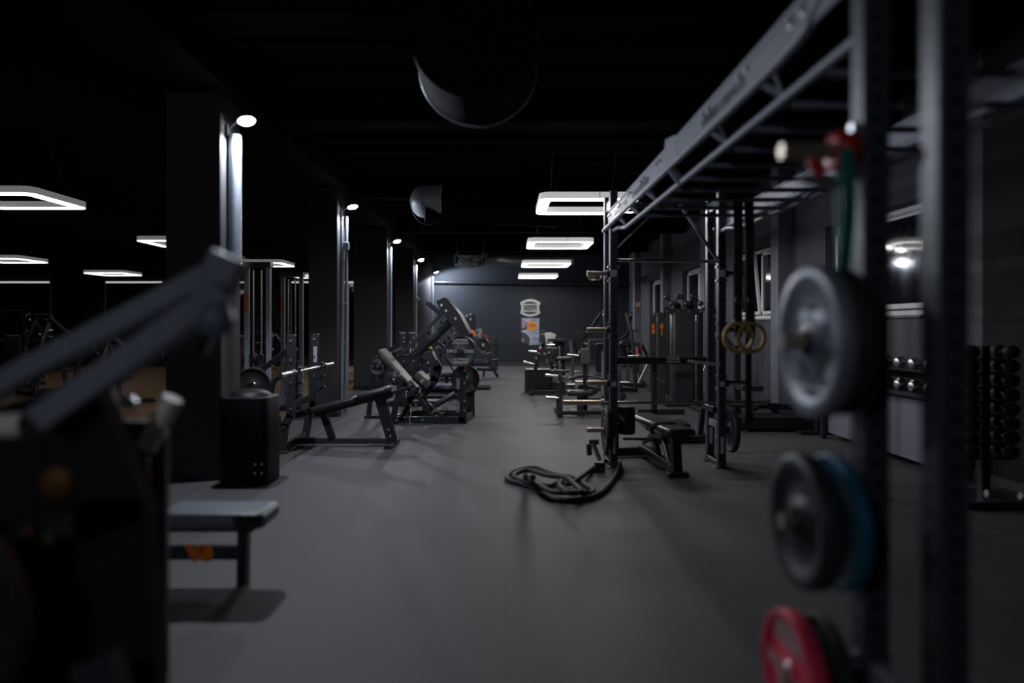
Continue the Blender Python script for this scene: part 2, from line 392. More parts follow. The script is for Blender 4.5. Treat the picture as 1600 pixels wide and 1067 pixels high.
for i, (a, b) in enumerate(wins):
    r = root('window_%d' % (i + 1), '', 'structure', (XR + .15, (a + b) / 2, ZS)); r['kind'] = 'structure'
    xf = XR + .16; t = .07; md = (a + b) / 2
    MB().bb(xf, xf + .06, a, b, ZS, ZS + t).bb(xf, xf + .06, a, b, ZT - t, ZT).bb(xf, xf + .06, a, a + t, ZS + t, ZT - t).bb(xf, xf + .06, b - t, b, ZS + t, ZT - t).bb(xf, xf + .06, md - .04, md + .04, ZS + t, ZT - t).build('window_frame', WHITE, r)
    for c0, c1, tilt in ((a + t, md - .04, 0), (md + .04, b - t, .07 if i == 1 else 0)):
        z0, z1 = ZS + t + .005, ZT - t - .005; x0 = xf - .03; s = .06
        def q(y, z): return V((x0 - tilt * (z - z0) / (z1 - z0) * 1.5, y, z))
        sm = MB(); sm.beam(q(c0, z0 + s / 2), q(c1, z0 + s / 2), s, .05, 'x').beam(q(c0, z1 - s / 2), q(c1, z1 - s / 2), s, .05, 'x')
        sm.beam(q(c0 + s / 2, z0), q(c0 + s / 2, z1), s, .05, 'x').beam(q(c1 - s / 2, z0), q(c1 - s / 2, z1), s, .05, 'x')
        sh = sm.build('sash', WHITE, r)
        MB().prism([q(c0 + s, z0 + s), q(c1 - s, z0 + s), q(c1 - s, z1 - s), q(c0 + s, z1 - s)], (.008, 0, 0)).build('pane', GLASS, sh)
        MB().cyl(q((c0 + c1) / 2 - .35, z1) + V((-.03, 0, -.02)), q((c0 + c1) / 2 + .2, z1) + V((-.03, 0, -.02)), .012, 8).build('opening_gear', ALU, sh)
    MB().bb(XR - .03, XR + .16, a, b, ZS - .03, ZS).build('window_sill', PILF, r)
for i, y in enumerate((10.5, 14.4, 18.2, 22.2)):
    struct(MB().bb(XR - .21, XR, y, y + .3, 0, ZC, .004), 'wall_right_pilaster' + ('' if i == 0 else '_%d' % i), PILF)
struct(MB().bb(-1.2, XR, YB - .03, YB, 0, .12), 'baseboard_back', PIL)
struct(MB().bb(XR - .02, XR, YF, YB, 0, .1), 'baseboard_right', PIL)
pl = [(-3.18, -2.66, 6.38, 6.85), (-3.12, -2.66, 10.8, 11.3), (-3.42, -2.66, 15.35, 15.85), (-3.2, -2.66, 19.8, 20.3), (-3.1, -2.6, 23.6, 24.3), (-3.18, -2.66, -2.6, -2.1)]
for i, (a, b, c, d) in enumerate(pl):
    r = root('wall_pillar' + ('' if i == 0 else '_%d' % i), '', 'structure', ((a + b) / 2, (c + d) / 2, 0))
    MB().bb(a, b, c, d, 0, ZC, .01).build('pillar_shaft', PIL, r)
    MB().bb(a - .01, b + .01, c - .01, d + .01, 0, .09, .004).build('pillar_skirting', BLK, r)
struct(MB().bb(-3.35, -2.55, YF, YB, 3.62, ZC, .01), 'ceiling_beam', CEIL)
for i, y in enumerate((3.2, 7.6, 12.1, 16.6, 21.0)):
    struct(MB().bb(-2.55, XR, y, y + .35, 3.72, ZC, .01), 'ceiling_beam_cross' + ('' if i == 0 else '_%d' % i), CEIL)
m = MB()
for k in range(44):
    y = YF + .4 + k * .62; m.bb(-2.55, XR, y, y + .06, 3.94, ZC, .005)
struct(m, 'ceiling_ribs', CEIL)
# conduits under the floodlights
def conduit(X, Y, z1, rr, label, z0=.0):
    r = root('conduit', label, 'pipe', (X, Y, z0), group='conduits on the pillars')
    MB().cyl((X, Y, z0), (X, Y, z1), rr, 14).build('pipe', COND, r)
    for k in range(4 if z0 == 0 else 0):
        z = z0 + .5 + k * (z1 - z0 - .6) / 4; MB().box((X - .012, Y, z), (rr * 2.15, rr * 2.15, .012), .002).build('pipe_clip', COND, r)
    return r
conduit(-2.595, 6.55, 3.27, .06, 'wide steel conduit lit by the glaring floodlight on the first pillar', 2.0)
conduit(-2.63, 11.0, 3.2, .026, 'left of the twin steel conduits on the second pillar')
r = conduit(-2.56, 11.0, 3.2, .024, 'right of the twin steel conduits on the second pillar, with a junction box')
MB().box((-2.56, 10.97, 2.72), (.09, .06, .12)).build('junction_box', COND, r)
conduit(-2.61, 15.5, 3.22, .034, 'steel conduit under the third floodlight')
r = conduit(-2.61, 19.9, 3.2, .034, 'thin steel conduit under the fourth floodlight, behind the leg press')
MB().box((-2.54, 19.87, 2.2), (.08, .06, .1)).build('junction_box', COND, r)
conduit(-2.5, 23.4, 3.1, .03, 'thin steel conduit standing before the blue back wall')
# pipe, ducts, air unit
one(MB().tube([(-2.6, 24.15, 2.98), (-.3, 24.15, 2.95), (4.3, 24.15, 2.9)], .055), 'wall_pipe', BLK2, 'long black pipe running across the top of the back wall', 'pipe', (-2.6, 24.15, 2.98))
r = root('ventilation_duct', 'silver foil duct elbow glowing beside the second floodlight, black behind', 'duct', (-1.25, 10.9, 3.35))
el = smooth([(-1.36, 11.0, 3.36), (-1.3, 11.0, 3.36), (-.9, 11.1, 3.36), (-.2, 11.5, 3.4), (.9, 12.2, 3.44)], 6)
MB().lathe([(.27 * math.sin(a), -.27 * math.cos(a)) for a in [k * math.pi / 16 for k in range(9)]] + [(.27, .18), (.275, .2), (.275, .24), (.255, .26)], (-1.27, 11.0, 3.44), X_, 32).build('duct_elbow', DUCT, r)
MB().tube(el[6:], .25, 24).build('duct_run', DUCTD, r)
m = MB()
for p in (V((-1.25, 11.0, 3.36)),): m.tube([p + V((.29 * math.cos(a) * .9, .1, .28 * math.sin(a))) for a in [k * math.pi / 12 for k in range(24)]], .012, 6, True)
m.build('hanger_band', BLK, r)
r = root('ventilation_duct', 'huge round black duct under the ceiling overhead, only its lower rim lit', 'duct', (-.2, 5.0, 3.3))
m = MB().tube([(-.2, 4.4, 3.33), (-.2, 5.0, 3.33)], .42, 36); m.build('duct_run', DUCTD, r)
MB().tube([(-.2 + .425 * math.cos(a), 5.0, 3.33 + .425 * math.sin(a)) for a in [k * math.pi / 20 for k in range(40)]], .012, 8, True).build('duct_flange', DUCT, r)
r = root('air_handling_unit', 'open grey air unit with cables, under the ceiling near the back wall', 'ventilation', (-.95, 18.2, 3.2))
m = MB(); a, b, y = -1.35, -.55, 18.0
m.bb(a, b, y, y + .02, 3.05, 3.08).bb(a, b, y, y + .5, 3.04, 3.06).bb(a, a + .02, y, y + .5, 3.06, 3.34).bb(a, b, y + .48, y + .5, 3.06, 3.34); m.build('unit_tray', ALU, r)
MB().box((-1.05, 18.2, 3.22), (.18, .2, .1)).box((-.78, 18.2, 3.18), (.14, .2, .08)).build('control_box', PAPER, r)
for x in (-1.3, -.6): MB().cyl((x, 18.4, 3.06), (x, 18.4, 4.0), .01, 8).build('hanger_rod', BLK, r)
for k in range(3): MB().tube(smooth([(-1.3 + .1 * k, 17.98, 3.3), (-1.05 + .1 * k, 17.95, 3.02), (-.8 + .12 * k, 17.95, 3.0 + .04 * k), (-.6 + .05 * k, 18.0, 3.35)]), .012, 6).build('cable', COND, r)
MB().tube(smooth([(-.5, 18.2, 3.2), (-.2, 18.2, 3.2), (.3, 18.75, 3.22), (.9, 19.1, 3.25), (1.9, 19.1, 3.28)], 10), .15, 24).build('flexible_hose', CORR, r)
# mirrors on the left part of the back wall, and towards the left
for i, (x0, x1) in enumerate(((-14.2, -12.2), (-18.2, -16.2), (-10.9, -9.3), (-7.6, -5.2))):
    r = root('wall_mirror', ['tall mirror with a lit top edge, left of the first pillar', 'tall mirror with a lit top edge at the left edge of the photo', 'tall dark mirror half hidden by the first pillar', 'tall dark mirror behind the cable towers'][i], 'mirror', ((x0 + x1) / 2, YB - .02, .3), group='tall mirrors on the far left wall')
    MB().bb(x0, x1, YB - .03, YB, .3, 2.95).build('mirror_glass', MIRR, r)
    MB().bb(x0, x1, YB - .05, YB, 2.95, 3.0).build('light_strip', STRIP, r)
    MB().bb(x0 - .04, x0, YB - .05, YB, .3, 3.0).build('frame_side', COND, r); MB().bb(x1, x1 + .04, YB - .05, YB, .3, 3.0).build('frame_side', COND, r)

# ------------------------------------------------------------------ weight plates
def plate_mesh(nm, d, t, body, label, group=None, ring=None, txt=None, lm=None, style=0, cat='weight plate', hub=None):
    """disc about its own X axis, face towards -X"""
    r = root(nm, label, cat, (0, 0, 0), group=group, local=True); R_ = d / 2; h = t / 2
    if style == 0:   # bumper plate
        pr = [(.026, -h * .8), (.05, -h * .8), (.055, -h * .55), (R_ * .9, -h * .6), (R_ * .92, -h), (R_ * .985, -h), (R_, -h * .7), (R_, h * .7), (R_ * .985, h), (R_ * .92, h), (R_ * .9, h * .6), (.055, h * .55), (.05, h * .8), (.026, h * .8), (.026, -h * .8)]
    else:            # grip plate with deep rim
        pr = [(.026, -h * .9), (.06, -h * .9), (.07, -h * .3), (R_ * .72, -h * .25), (R_ * .8, -h), (R_ * .97, -h), (R_, -h * .6), (R_, h * .6), (R_ * .97, h), (R_ * .8, h), (R_ * .72, h * .25), (.07, h * .3), (.06, h * .9), (.026, h * .9), (.026, -h * .9)]
    MB().lathe(pr, (0, 0, 0), X_, 64).build('plate_disc', body, r); disc_ = r.children[0]
    MB().lathe([(.026, -h * .86), (.045, -h * .86), (.045, -h * .9), (.026, -h * .9)], (0, 0, 0), X_, 24).lathe([(.026, h * .86), (.045, h * .86), (.045, h * .9), (.026, h * .9)], (0, 0, 0), X_, 24).build('hub', hub or STEEL, r)
    if style == 1:
        for k in range(5):
            an = 2 * math.pi * k / 5 + math.pi / 2; c = V((0, math.cos(an), math.sin(an)))
            MB().beam(c * R_ * .44 - V((0, -c.z, c.y)) * R_ * .15, c * R_ * .44 + V((0, -c.z, c.y)) * R_ * .15, R_ * .12, h * .9, 'x').build('grip', BLK, r)
    if txt:
        x = -h * .64 - .001 if style == 0 else -h * .32
        m_ = lm or LETG; ey = (0, -1, 0)
        for sg in (1, -1):
            e = (0, -sg, 0); up = (0, 0, sg)
            text('HAMMER', R_ * .25, (x, 0, sg * R_ * .70), e, up, m_, disc_, bold=.0004); text('STRENGTH', R_ * .21, (x, 0, sg * R_ * .50), e, up, m_, disc_, bold=.0004)
            text(txt, R_ * .28, (x, sg * R_ * .56, 0), e, up, m_, disc_, bold=.0004)
    return r
def put(p, loc, rot): p.location = loc; p.rotation_euler = rot; return p
FACE_CAM = (0, 0, R(90))          # -X face turned towards the camera (-Y)
LP_Y = 9.95
pc = W(719.5, 548.5, 9.80)
g1 = 'plates loaded on the leg press'
P25 = put(plate_mesh('weight_plate', .45, .06, PLT, 'large black plate lettered 25 facing the camera on the leg press', g1, txt='25KG', lm=LETW, hub=BLK2), pc, FACE_CAM)
b1 = plate_mesh('weight_plate', .45, .06, PLTN, 'navy plate right behind the black plate lettered 25', g1); put(b1, pc + V((0, .07, 0)), FACE_CAM)
dup(b1, pc + V((0, .14, 0)), None, 'second navy plate of the leg press stack, behind the first navy one')
P10 = put(plate_mesh('weight_plate', .31, .035, PLT, 'small black grip plate with five openings on the stand left of the leg press', 'small plates', txt='10', lm=LETG, style=1), W(590, 572, 10.6), (0, 0, R(82)))
pk = plate_mesh('weight_plate', .45, .05, RUB, 'plain black plate low behind the leg press end post'); put(pk, W(727, 592, 10.75), FACE_CAM)

# ------------------------------------------------------------------ leg press
N, FR = LP_Y + .12, 10.85; MID = (N + FR) / 2
lp = root('leg_press', 'black plate loaded leg press with sloping taupe-edged back pad at the aisle', 'exercise machine', (-1.3, MID, 0))
def Q(px, py, Y=N): return W(px, py, Y)
def G(px, Y, z): p = W(px, 600, Y); return V((p.x, p.y, z))
XA, XB = (597 - 790) * N / F, (727 - 790) * N / F
MB().beam((XA, N, .055), (XB, N, .055), .09, .07).build('base_rail', BLK, lp)
MB().beam((XA + .25, FR, .055), (XB + .1, FR, .055), .09, .07).build('base_rail', BLK, lp)
MB().beam((XA + .1, N, .06), (XA + .35, FR, .06), .08, .08, 'z').beam((XB - .02, N, .05), (XB + .05, FR, .05), .08, .08, 'z').beam((XA + .75, N, .05), (XA + .85, FR, .05), .07, .07, 'z').build('cross_rail', BLK, lp)
for y, dx in ((N, 0), (FR, .08)):
    MB().beam((XB - .04 + dx, y, 0.02), (XB - .05 + dx, y, .93), .13, .07).build('end_post', BLK, lp)
bolts([(XB - .01, N - .036, z) for z in (.2, .34, .6, .78)], -Y_, lp)
bolts([(XA + .22, N - .036, .055), (XA + .6, N - .036, .055)], -Y_, lp)
# guide rails rising to the right
MB().beam(Q(629, 552), Q(692, 488), .05, .06).build('guide_rail', BLK2, lp)
MB().beam(Q(626, 556, FR), Q(689, 492, FR), .05, .06).build('guide_rail', BLK2, lp)
MB().beam(Q(652, 552, MID), Q(714, 494, MID), .13, .16).build('main_beam', BLK, lp)
text('HAMMER', .045, Q(676, 523, MID - .085), (Q(700, 502) - Q(660, 541)), (Q(660, 500) - Q(680, 520)), LETG, lp)
text('STRENGTH', .038, Q(679, 527, MID - .085), (Q(700, 502) - Q(660, 541)), (Q(660, 500) - Q(680, 520)), LETG, lp)
MB().poly([Q(668, 545, MID), Q(676, 560, MID), Q(684, 575, MID), Q(680, 592, MID), Q(664, 612, MID)], .13, .12).build('lower_beam', BLK, lp)
# carriage: four parallel cheek plates
ck = [(682, 471), (694, 465), (700, 468), (719, 492), (734, 522), (737, 560), (725, 560), (723, 537), (712, 514), (690, 488)]
for k, y in enumerate((N - .06, N + .16, N + .42, N + .66)):
    mm = MB().prism([Q(*p, Y=N) + V((0, y - N, 0)) for p in ck], (0, .02, 0)); mm.build('carriage_plate', BLK, lp)
    e = [Q(*p, Y=N) + V((0, y - N, 0)) + V((.004, -.002, .006)) for p in ((694, 465), (700, 468), (719, 492), (734, 522))]
    MB().tube(e, .0045, 6).build('carriage_edge', ALU, lp)
bolts([Q(690, 477, N - .06), Q(697, 486, N - .06), Q(712, 498, N - .06)], -Y_, lp, .016)
MB().beam(Q(668, 473, N + .05), Q(690, 491, N + .05), .05, .06).beam(Q(668, 473, N + .35) , Q(690, 491, N + .35), .05, .5).build('foot_plate', BLK2, lp)
MB().cyl(pc + V((0, -.034, 0)), pc + V((0, 1.05, 0)), .024, 20).build('plate_peg', BLK2, lp)
MB().lathe([(.009, 0), (.02, 0), (.02, .018), (.009, .018), (.009, 0)], W(728, 575, N - .1), Y_, 20).build('grip_ring', ORG, lp)
MB().lathe([(.011, 0), (.024, 0), (.024, .02), (.011, .02), (.011, 0)], W(728, 575, N - .09), Y_, 20).build('safety_pull', ORG, lp)
# seat group
d = (Q(650, 608) - Q(597, 547)).normalized(); nn = V((d.z, 0, -d.x))
if nn.x < 0: nn = -nn
cpd = (Q(650, 608, MID) + Q(597, 547, MID)) / 2
MB().pad(cpd, d, Y_, nn, (Q(650, 608) - Q(597, 547)).length + .05, .5, .06, .06, .015).build('back_pad', VINB, lp)
MB().pad(cpd - nn * .055, d, Y_, nn, (Q(650, 608) - Q(597, 547)).length - .05, .42, .06, .05, .01).build('back_pad_shell', BLK, lp)
MB().lathe([(0, 0), (.03, 0), (.085, .012), (.1, .04), (.1, .17), (.085, .19), (0, .19)], W(617, 592, N - .02), Y_, 32).build('side_roller', BLK2, lp)
MB().lathe([(.012, -.004), (.024, -.004), (.024, .0), (.012, .0)], W(615, 594, N - .02), Y_, 20).build('roller_cap', STEEL, lp)
ds = (Q(673, 603) - Q(652, 584)).normalized(); ns = V((ds.z, 0, -ds.x)); ns = ns if ns.z > 0 else -ns
cs = (Q(669, 590) + Q(648, 603)) / 2
sc_ = W(661, 595, MID)
MB().pad(sc_, ds, Y_, ns, .29, .46, .13, .03, .015).build('seat', BLK, lp)
seat_ = [c for c in lp.children if c.name.startswith('seat')][0]
for k in (-1, 1):
    MB().pad(sc_ + ns * .066 + V((0, k * .12, 0)) - V((0, .0, 0)), ds, Y_, ns, .26, .2, .03, .02, .008).build('seat_cover', VINB, seat_)
fx = sc_ + V((0, -.24, 0))
for k in (-1, 0, 1): MB().beam(fx + ds * (-.12) + ns * (.028 * k + .03), fx + ds * .13 + ns * (.028 * k + .03), .022, .02).build('seat_stripe', VINB, seat_)
MB().beam(fx + ns * .06 + V((0, -.012, 0)), fx - ns * .01 + V((0, -.012, 0)), .035, .012).build('seat_label', LABEL, seat_)
MB().beam(Q(676, 549, N - .02), Q(683, 562, N - .02), .035, .02).build('warning_label', LABEL, lp)
MB().beam(Q(670, 548, N), Q(681, 572, N), .14, .05).build('label_plate', BLK2, lp)
for p in ((672, 543), (669, 566)):
    c = Q(*p, Y=N - .04); MB().prism([c + V((-.02, 0, -.015)), c + V((.02, 0, -.015)), c + V((0, 0, .02))], (0, .003, 0)).build('warning_triangle', YEL, lp)
MB().beam(Q(640, 632), Q(629, 657), .07, .07).beam(Q(640, 630), Q(640, 612), .08, .07).build('seat_support', BLK, lp)
MB().beam(Q(614, 655), Q(628, 590), .08, .08).build('rear_support', BLK, lp)
MB().beam(Q(625, 657), Q(650, 610), .07, .07).beam(Q(650, 612), Q(672, 647), .055, .07).beam(Q(600, 632), Q(650, 620), .05, .07).build('brace', BLK, lp)
dp = (Q(714, 613) - Q(672, 637)).normalized(); npd = V((-dp.z, 0, dp.x)); npd = npd if npd.z > 0 else -npd
MB().pad((Q(714, 614, MID - .2) + Q(670, 638, MID - .2)) / 2, dp, Y_, npd, .44, .3, .075, .03, .025).build('leg_pad', VINYL, lp)
MB().beam(Q(668, 630), Q(690, 650), .05, .06).build('leg_pad_arm', BLK, lp)
MB().tube(smooth([Q(641, 630), Q(642, 645, N - .06), Q(640, 655, N - .07), Q(642, 668, N - .09)]), .004, 6).build('release_cord', LABEL, lp)
bolts([Q(641, 634, N - .04), Q(647, 627, N - .04), Q(650, 632, N - .04), Q(632, 652, N - .04)], -Y_, lp)
MB().box(Q(680, 641, N - .06) , (.06, .04, .04)).cyl(Q(674, 646, N - .06), Q(683, 636, N - .06), .012).build('latch', STEEL, lp)
for z in (.22, .56): MB().box((XB - .1, N - .06, z + .03), (.05, .05, .16)).cyl((XB - .1, N - .12, z), (XB - .1, N, z), .02).build('hinge', ALU, lp)
MB().tube([Q(690, 549, N + .1), Q(712, 585, N + .1)], .012).tube([Q(700, 540, N + .1), Q(690, 552, N + .1)], .02).build('gas_strut', BLK2, lp)

# small plate stand
r = root('plate_stand', 'black two-legged stand carrying the small grip plate', 'stand', (-2.0, 10.66, 0))
Ys = 10.68
for a, b in (((584, 578), (576, 652)), ((596, 578), (600, 652))):
    MB().beam(W(*a, Ys), V((W(*b, Ys).x, Ys, .03)), .07, .07).build('leg', BLK, r)
MB().cyl(W(590, 572, 10.5), W(590, 572, 10.72), .025).build('plate_peg', STEEL, r)
MB().bb(-2.2, -1.85, 10.62, 10.76, 0, .04).build('foot', BLK, r)

# ------------------------------------------------------------------ decline bench
dx0 = -2.45; y0, y1 = 7.75, 8.7; ym = (y0 + y1) / 2
db = root('decline_bench', 'black olympic decline bench with barbell uprights at the first pillar', 'bench', (-2.0, ym, 0))
for y in (y0, y1):
    MB().poly([(-2.55, y, .02), (-2.5, y, .32), (-2.44, y, .42), (-2.43, y, 1.32)], .09, .075).build('upright', RIGM if False else BLK2, db)
    MB().beam((-2.43, y, .93), (-2.36, y, .9), .05, .07).beam((-2.36, y, .9), (-2.335, y, .98), .03, .07).build('bar_rest', BLK, db)
    for z in (.62, .76): MB().beam((-2.4, y, z), (-2.3, y, z + .05), .025, .04).build('catch', BLK, db)
    bolts([(-2.43, y - .04, z) for z in (.5, .8, 1.05, 1.27)] + [(-2.5, y - .04, .3)], -Y_, db)
    MB().box((-2.55, y, .012), (.16, .1, .024)).build('foot', BLK2, db)
MB().beam((-2.45, y0, 1.18), (-2.85, y0 + .1, .9), .06, .06).beam((-2.85, y0 + .1, .9), (-2.85, y0 + .1, .1), .06, .06).build('plate_arm', BLK, db)
MB().cyl(W(396, 603, y0), W(396, 603, y0) + V((0, .2, 0)), .024).build('plate_peg', STEEL, db)
MB().tube(smooth([(-2.48, y0, .9), (-2.62, y0, .82), (-2.66, y0, .6), (-2.55, y0, .3)]), .03).build('side_loop', BLK, db)
MB().beam((-2.45, y0, .52), (-2.45, y1, .55), .07, .07, 'z').build('crossbar', BLK, db)
MB().box((-2.415, y1 - .041, 1.08), (.045, .004, .2), .001).build('warning_label', LABEL, db)
MB().beam((-2.55, y0, .06), (-2.55, y1, .06), .07, .07, 'z').beam((-2.55, ym, .06), (-1.42, ym, .06), .07, .07).build('base_frame', BLK2, db)
MB().beam((-2.3, ym, .38), (-1.36, ym, .63), .06, .06).build('pad_rail', BLK, db)
MB().beam((-1.36, ym, .62), (-1.5, ym, .55), .06, .07).beam((-1.52, ym, .6), (-1.36, ym, .04), .12, .09).build('front_leg', BLK, db)
MB().beam((-1.38, ym - .25, .025), (-1.36, ym + .25, .025), .09, .05, 'z').build('foot', BLK, db)
MB().beam((-2.2, ym, .4), (-2.08, ym, .07), .08, .07).build('middle_leg', BLK, db)
dd = V((.94, 0, .25)).normalized(); dn = V((-.25, 0, .94)).normalized()
MB().pad((-2.15, ym, .47), dd, Y_, dn, .78, .3, .075, .05, .025).build('back_pad', VINYL, db)
MB().pad((-1.58, ym, .635), dd, Y_, dn, .4, .28, .075, .05, .025).build('seat', VINYL, db)
MB().beam((-1.4, ym, .62), (-1.1, ym, .72), .04, .05).build('adjuster_bar', BLK, db)
bolts([(-1.4, ym - .05, .2), (-1.38, ym - .05, .12)], -Y_, db)
def barbell(p0, ax, label, group=None, mat_=STEEL):
    ax = V(ax).normalized(); p0 = V(p0); r = root('barbell', label, 'barbell', p0, group=group)
    MB().cyl(p0 + ax * .4, p0 + ax * 1.72, .0145, 14).build('shaft', STEEL, r)
    for a in (0, 1.72): MB().cyl(p0 + ax * a, p0 + ax * (a + .415), .025, 20).build('sleeve', mat_, r)
    for a in (.395, 1.7): MB().cyl(p0 + ax * a, p0 + ax * (a + .035), .038, 20).build('collar', mat_, r)
    return r
r = barbell((-2.355, 7.15, .925), (0, 1, .0), 'steel barbell resting across the decline bench uprights')
# folded black plate behind the bin
put(plate_mesh('weight_plate', .42, .05, RUB, 'black plate on the decline bench arm, behind the black bin'), W(396, 603, y0 + .03), (0, 0, R(88)))

# ------------------------------------------------------------------ black bin at the first pillar
bx, by = (388 - 790) * 6.3 / F, 6.35
r = root('waste_bin', 'tall glossy black bin with a domed lid beside the first pillar', 'bin', (bx, by, 0))
MB().pad((bx, by, .40), X_, Y_, Z_, .45, .42, .80, .08, .02).build('body', mat('bin_black', (.006, .006, .008), .5, 0, .1, 30, spec=.2), r)
MB().lathe([(.0, .09), (.08, .085), (.16, .06), (.2, .02), (.21, 0), (.2, -.01)], (bx, by, .77), Z_, 32).build('lid', MATS['bin_black'], r)
bolts([(bx + x, by - .211, z) for x in (.12, .18) for z in (.12, .2)], -Y_, r, .008, .006)

# ------------------------------------------------------------------ pull-up rig
YS = [(1.71, 2.06), (6.97, 7.35)]; XS = (1.10, 2.20); PT = 2.82
rig = root('power_rig', 'long dark steel pull-up rig with monkey bars along the right side', 'rig', (1.65, 4.5, 0))
tagm = MB().bb(-.04, .04, -.04, .04, -PT / 2, PT / 2, .006)
up0 = None
for xs in XS:
    for pr in YS:
        for y in pr:
            if up0 is None:
                up0 = tagm.build('upright', UPR, None); o = up0
            else: o = up0.copy(); COL.objects.link(o)
            o.parent = rig; o.location = V((xs, y, PT / 2)) - V(rig.location); OG[o.name] = V(rig.location)
            bp = MB().box((xs, y, .006), (.16, .16, .012), .002).build('base_plate', BLK2, rig)
        MB().beam((xs, pr[0] + .04, .42), (xs, pr[1] - .04, .42), .07, .05, 'x').build('side_brace', RIGM, rig)
        MB().beam((xs, pr[0] + .04, 2.70), (xs, pr[1] - .04, 2.70), .1, .05, 'x').build('side_brace', RIGM, rig)
        MB().beam((xs, pr[0], .03), (xs, pr[1], .03), .08, .06, 'z').build('foot_rail', BLK, rig)
# pegs and their bolts: heights shared by both ends
PZ = (1.975, 1.40, .86, .38)
for ys_ in YS:
    for xs, sg in ((XS[0], -1), (XS[1], 1)):
        for z in PZ:
            pgy = ys_[1] if ys_[0] < 3 else ys_[0]
            p0 = V((xs + sg * .04, pgy, z));             pg = MB().cyl(p0 + V((sg * .02, 0, 0)), p0 + V((sg * .23, 0, 0)), .0245, 24).build('plate_peg', BARST if xs == XS[0] else STEEL, rig)
            MB().cyl(p0, p0 + V((sg * .03, 0, 0)), .038, 20).build('peg_flange', BLK2, pg)
            bolts([p0 + V((0, 0, q)) for q in (-.07, .07)], (sg, 0, 0), rig, .014, .02)
            bolts([V((xs - sg * .04, pgy, z + q)) for q in (-.07, .07)], (-sg, 0, 0), rig, .012, .018)
# side trusses
for xs, sg in ((XS[0], -1), (XS[1], 1)):
    xo = xs + sg * .05; ya, yb = 2.1, 7.18
    # chord plate with cut-outs between two rails of flat steel
    MB().bb(xo - .006, xo + .006, ya, 4.28, 2.475, 2.585, .002).build('truss_plate', RIGM, rig)
    MB().bb(xo - .006, xo + .006, 4.42, 6.95, 2.475, 2.585, .002).build('truss_plate', RIGM, rig)
    ch = smooth([(xo, 2.12, 2.62), (xo, 2.3, 2.53), (xo, 2.6, 2.462), (xo, 4.5, 2.46), (xo, 7.1, 2.46), (xo - sg * .005, 7.17, 2.46), (xo - sg * .05, 7.18, 2.46), (xs, 7.16, 2.46)], 5)
    MB().tube(ch, .021, 12).build('truss_chord', RIGM, rig)
    MB().tube(smooth([(xo, 2.12, 2.7), (xo, 2.35, 2.63), (xo, 2.7, 2.597), (xo, 6.9, 2.595)], 5), .014, 10).build('truss_top_rail', RIGM, rig)
    xi = xs - sg * .02
    MB().tube(smooth([(xi, 2.1, 2.36), (xi, 2.4, 2.36), (xi, 5.9, 2.36), (xi, 6.35, 2.362), (xi, 6.55, 2.385), (xi - sg * -.01, 6.75, 2.41), (xs, 6.95, 2.41)], 6), .019, 12).build('truss_lower_rail', RIGM, rig)
    for y in (2.75, 3.45, 5.05, 5.7, 6.3):
        for q in (-.07, .07): MB().beam((xo, y + q, 2.455), (xi, y, 2.37), .03, .012, 'x').build('truss_brace', RIGM, rig)
    MB().prism([(xo + sg * .008, 4.12, 2.455), (xo + sg * .008, 4.58, 2.455), (xo + sg * .008, 4.45, 2.66), (xo + sg * .008, 4.2, 2.62)], (-sg * .012, 0, 0)).build('splice_plate', RIGM, rig)
    MB().tube([(xo, 4.35, 2.46), (xi, 4.35, 2.36)], .03, 12).build('splice_post', RIGM, rig)
    bl = []
    for k in range(9):
        y = 2.45 + k * .55
        if 4.1 < y < 4.6: continue
        bl += [(xo + sg * .006, y - .05, 2.555), (xo + sg * .006, y + .05, 2.555)]
    bolts(bl, (sg, 0, 0), rig, .013, .014)
    for y in (3.3, 5.3, 6.2):
        text('HAMMER STRENGTH', .07, (xo + sg * .0075, y, 2.515), (0, -sg * -1 if sg > 0 else -1, 0), (0, 0, 1), BLK, rig, bold=.001, depth=.003)
for k in range(10):
    y = 2.5 + k * .36; MB().cyl((XS[0] + .02, y, 2.372), (XS[1] - .02, y, 2.372), .016, 10).build('monkey_bar', RIGM, rig)
for y in (6.97, 7.35, 2.06): MB().beam((XS[0], y, 2.74), (XS[1], y, 2.74), .06, .04, 'y').build('top_crossbar', BLK2, rig) if y != 6.97 else None
MB().cyl((XS[0] + .04, 6.97, 2.11), (XS[1] - .04, 6.97, 2.10), .017, 14).build('pull_up_bar', STEEL, rig)
MB().beam((XS[1] - .04, 6.97, 2.12), (XS[1] - .42, 6.97, 2.68), .03, .03).build('knee_brace', RIGM, rig)
MB().beam((XS[0] + .04, 6.97, 2.24), (XS[0] + .28, 6.6, 2.49), .014, .014, 'x').build('knee_brace', BARST, rig)
MB().beam((XS[0] + .04, 7.35, 1.07), (XS[1] - .04, 7.35, 1.07), .075, .05).build('crossmember', BLK, rig)
text('HAMMER', .034, (1.80, 7.32, 1.088), X_, Z_, LETW, rig, bold=.001); text('STRENGTH', .030, (1.80, 7.32, 1.056), X_, Z_, LETW, rig, bold=.001)
for xs in XS:
    MB().beam((xs + (.06 if xs < 2 else -.06), 6.98, .585), (xs + (.06 if xs < 2 else -.06), 7.33, .585), .06, .05, 'x').build('safety_arm', BLK, rig)
    for y in (6.97, 7.35):
        MB().box((xs, y - .041, .23 if y < 7 else .27), (.03, .003, .17), .001).build('instruction_sticker', LABEL, rig)
    MB().box((xs, 6.929, .85), (.045, .003, .05), .001).build('emblem_sticker', LABEL, rig)
MB().box((1.1, 6.929, 1.975), (.06, .003, .07), .001).box((2.2, 6.929, 1.975), (.06, .003, .07), .001).build('number_sticker', LABEL, rig)
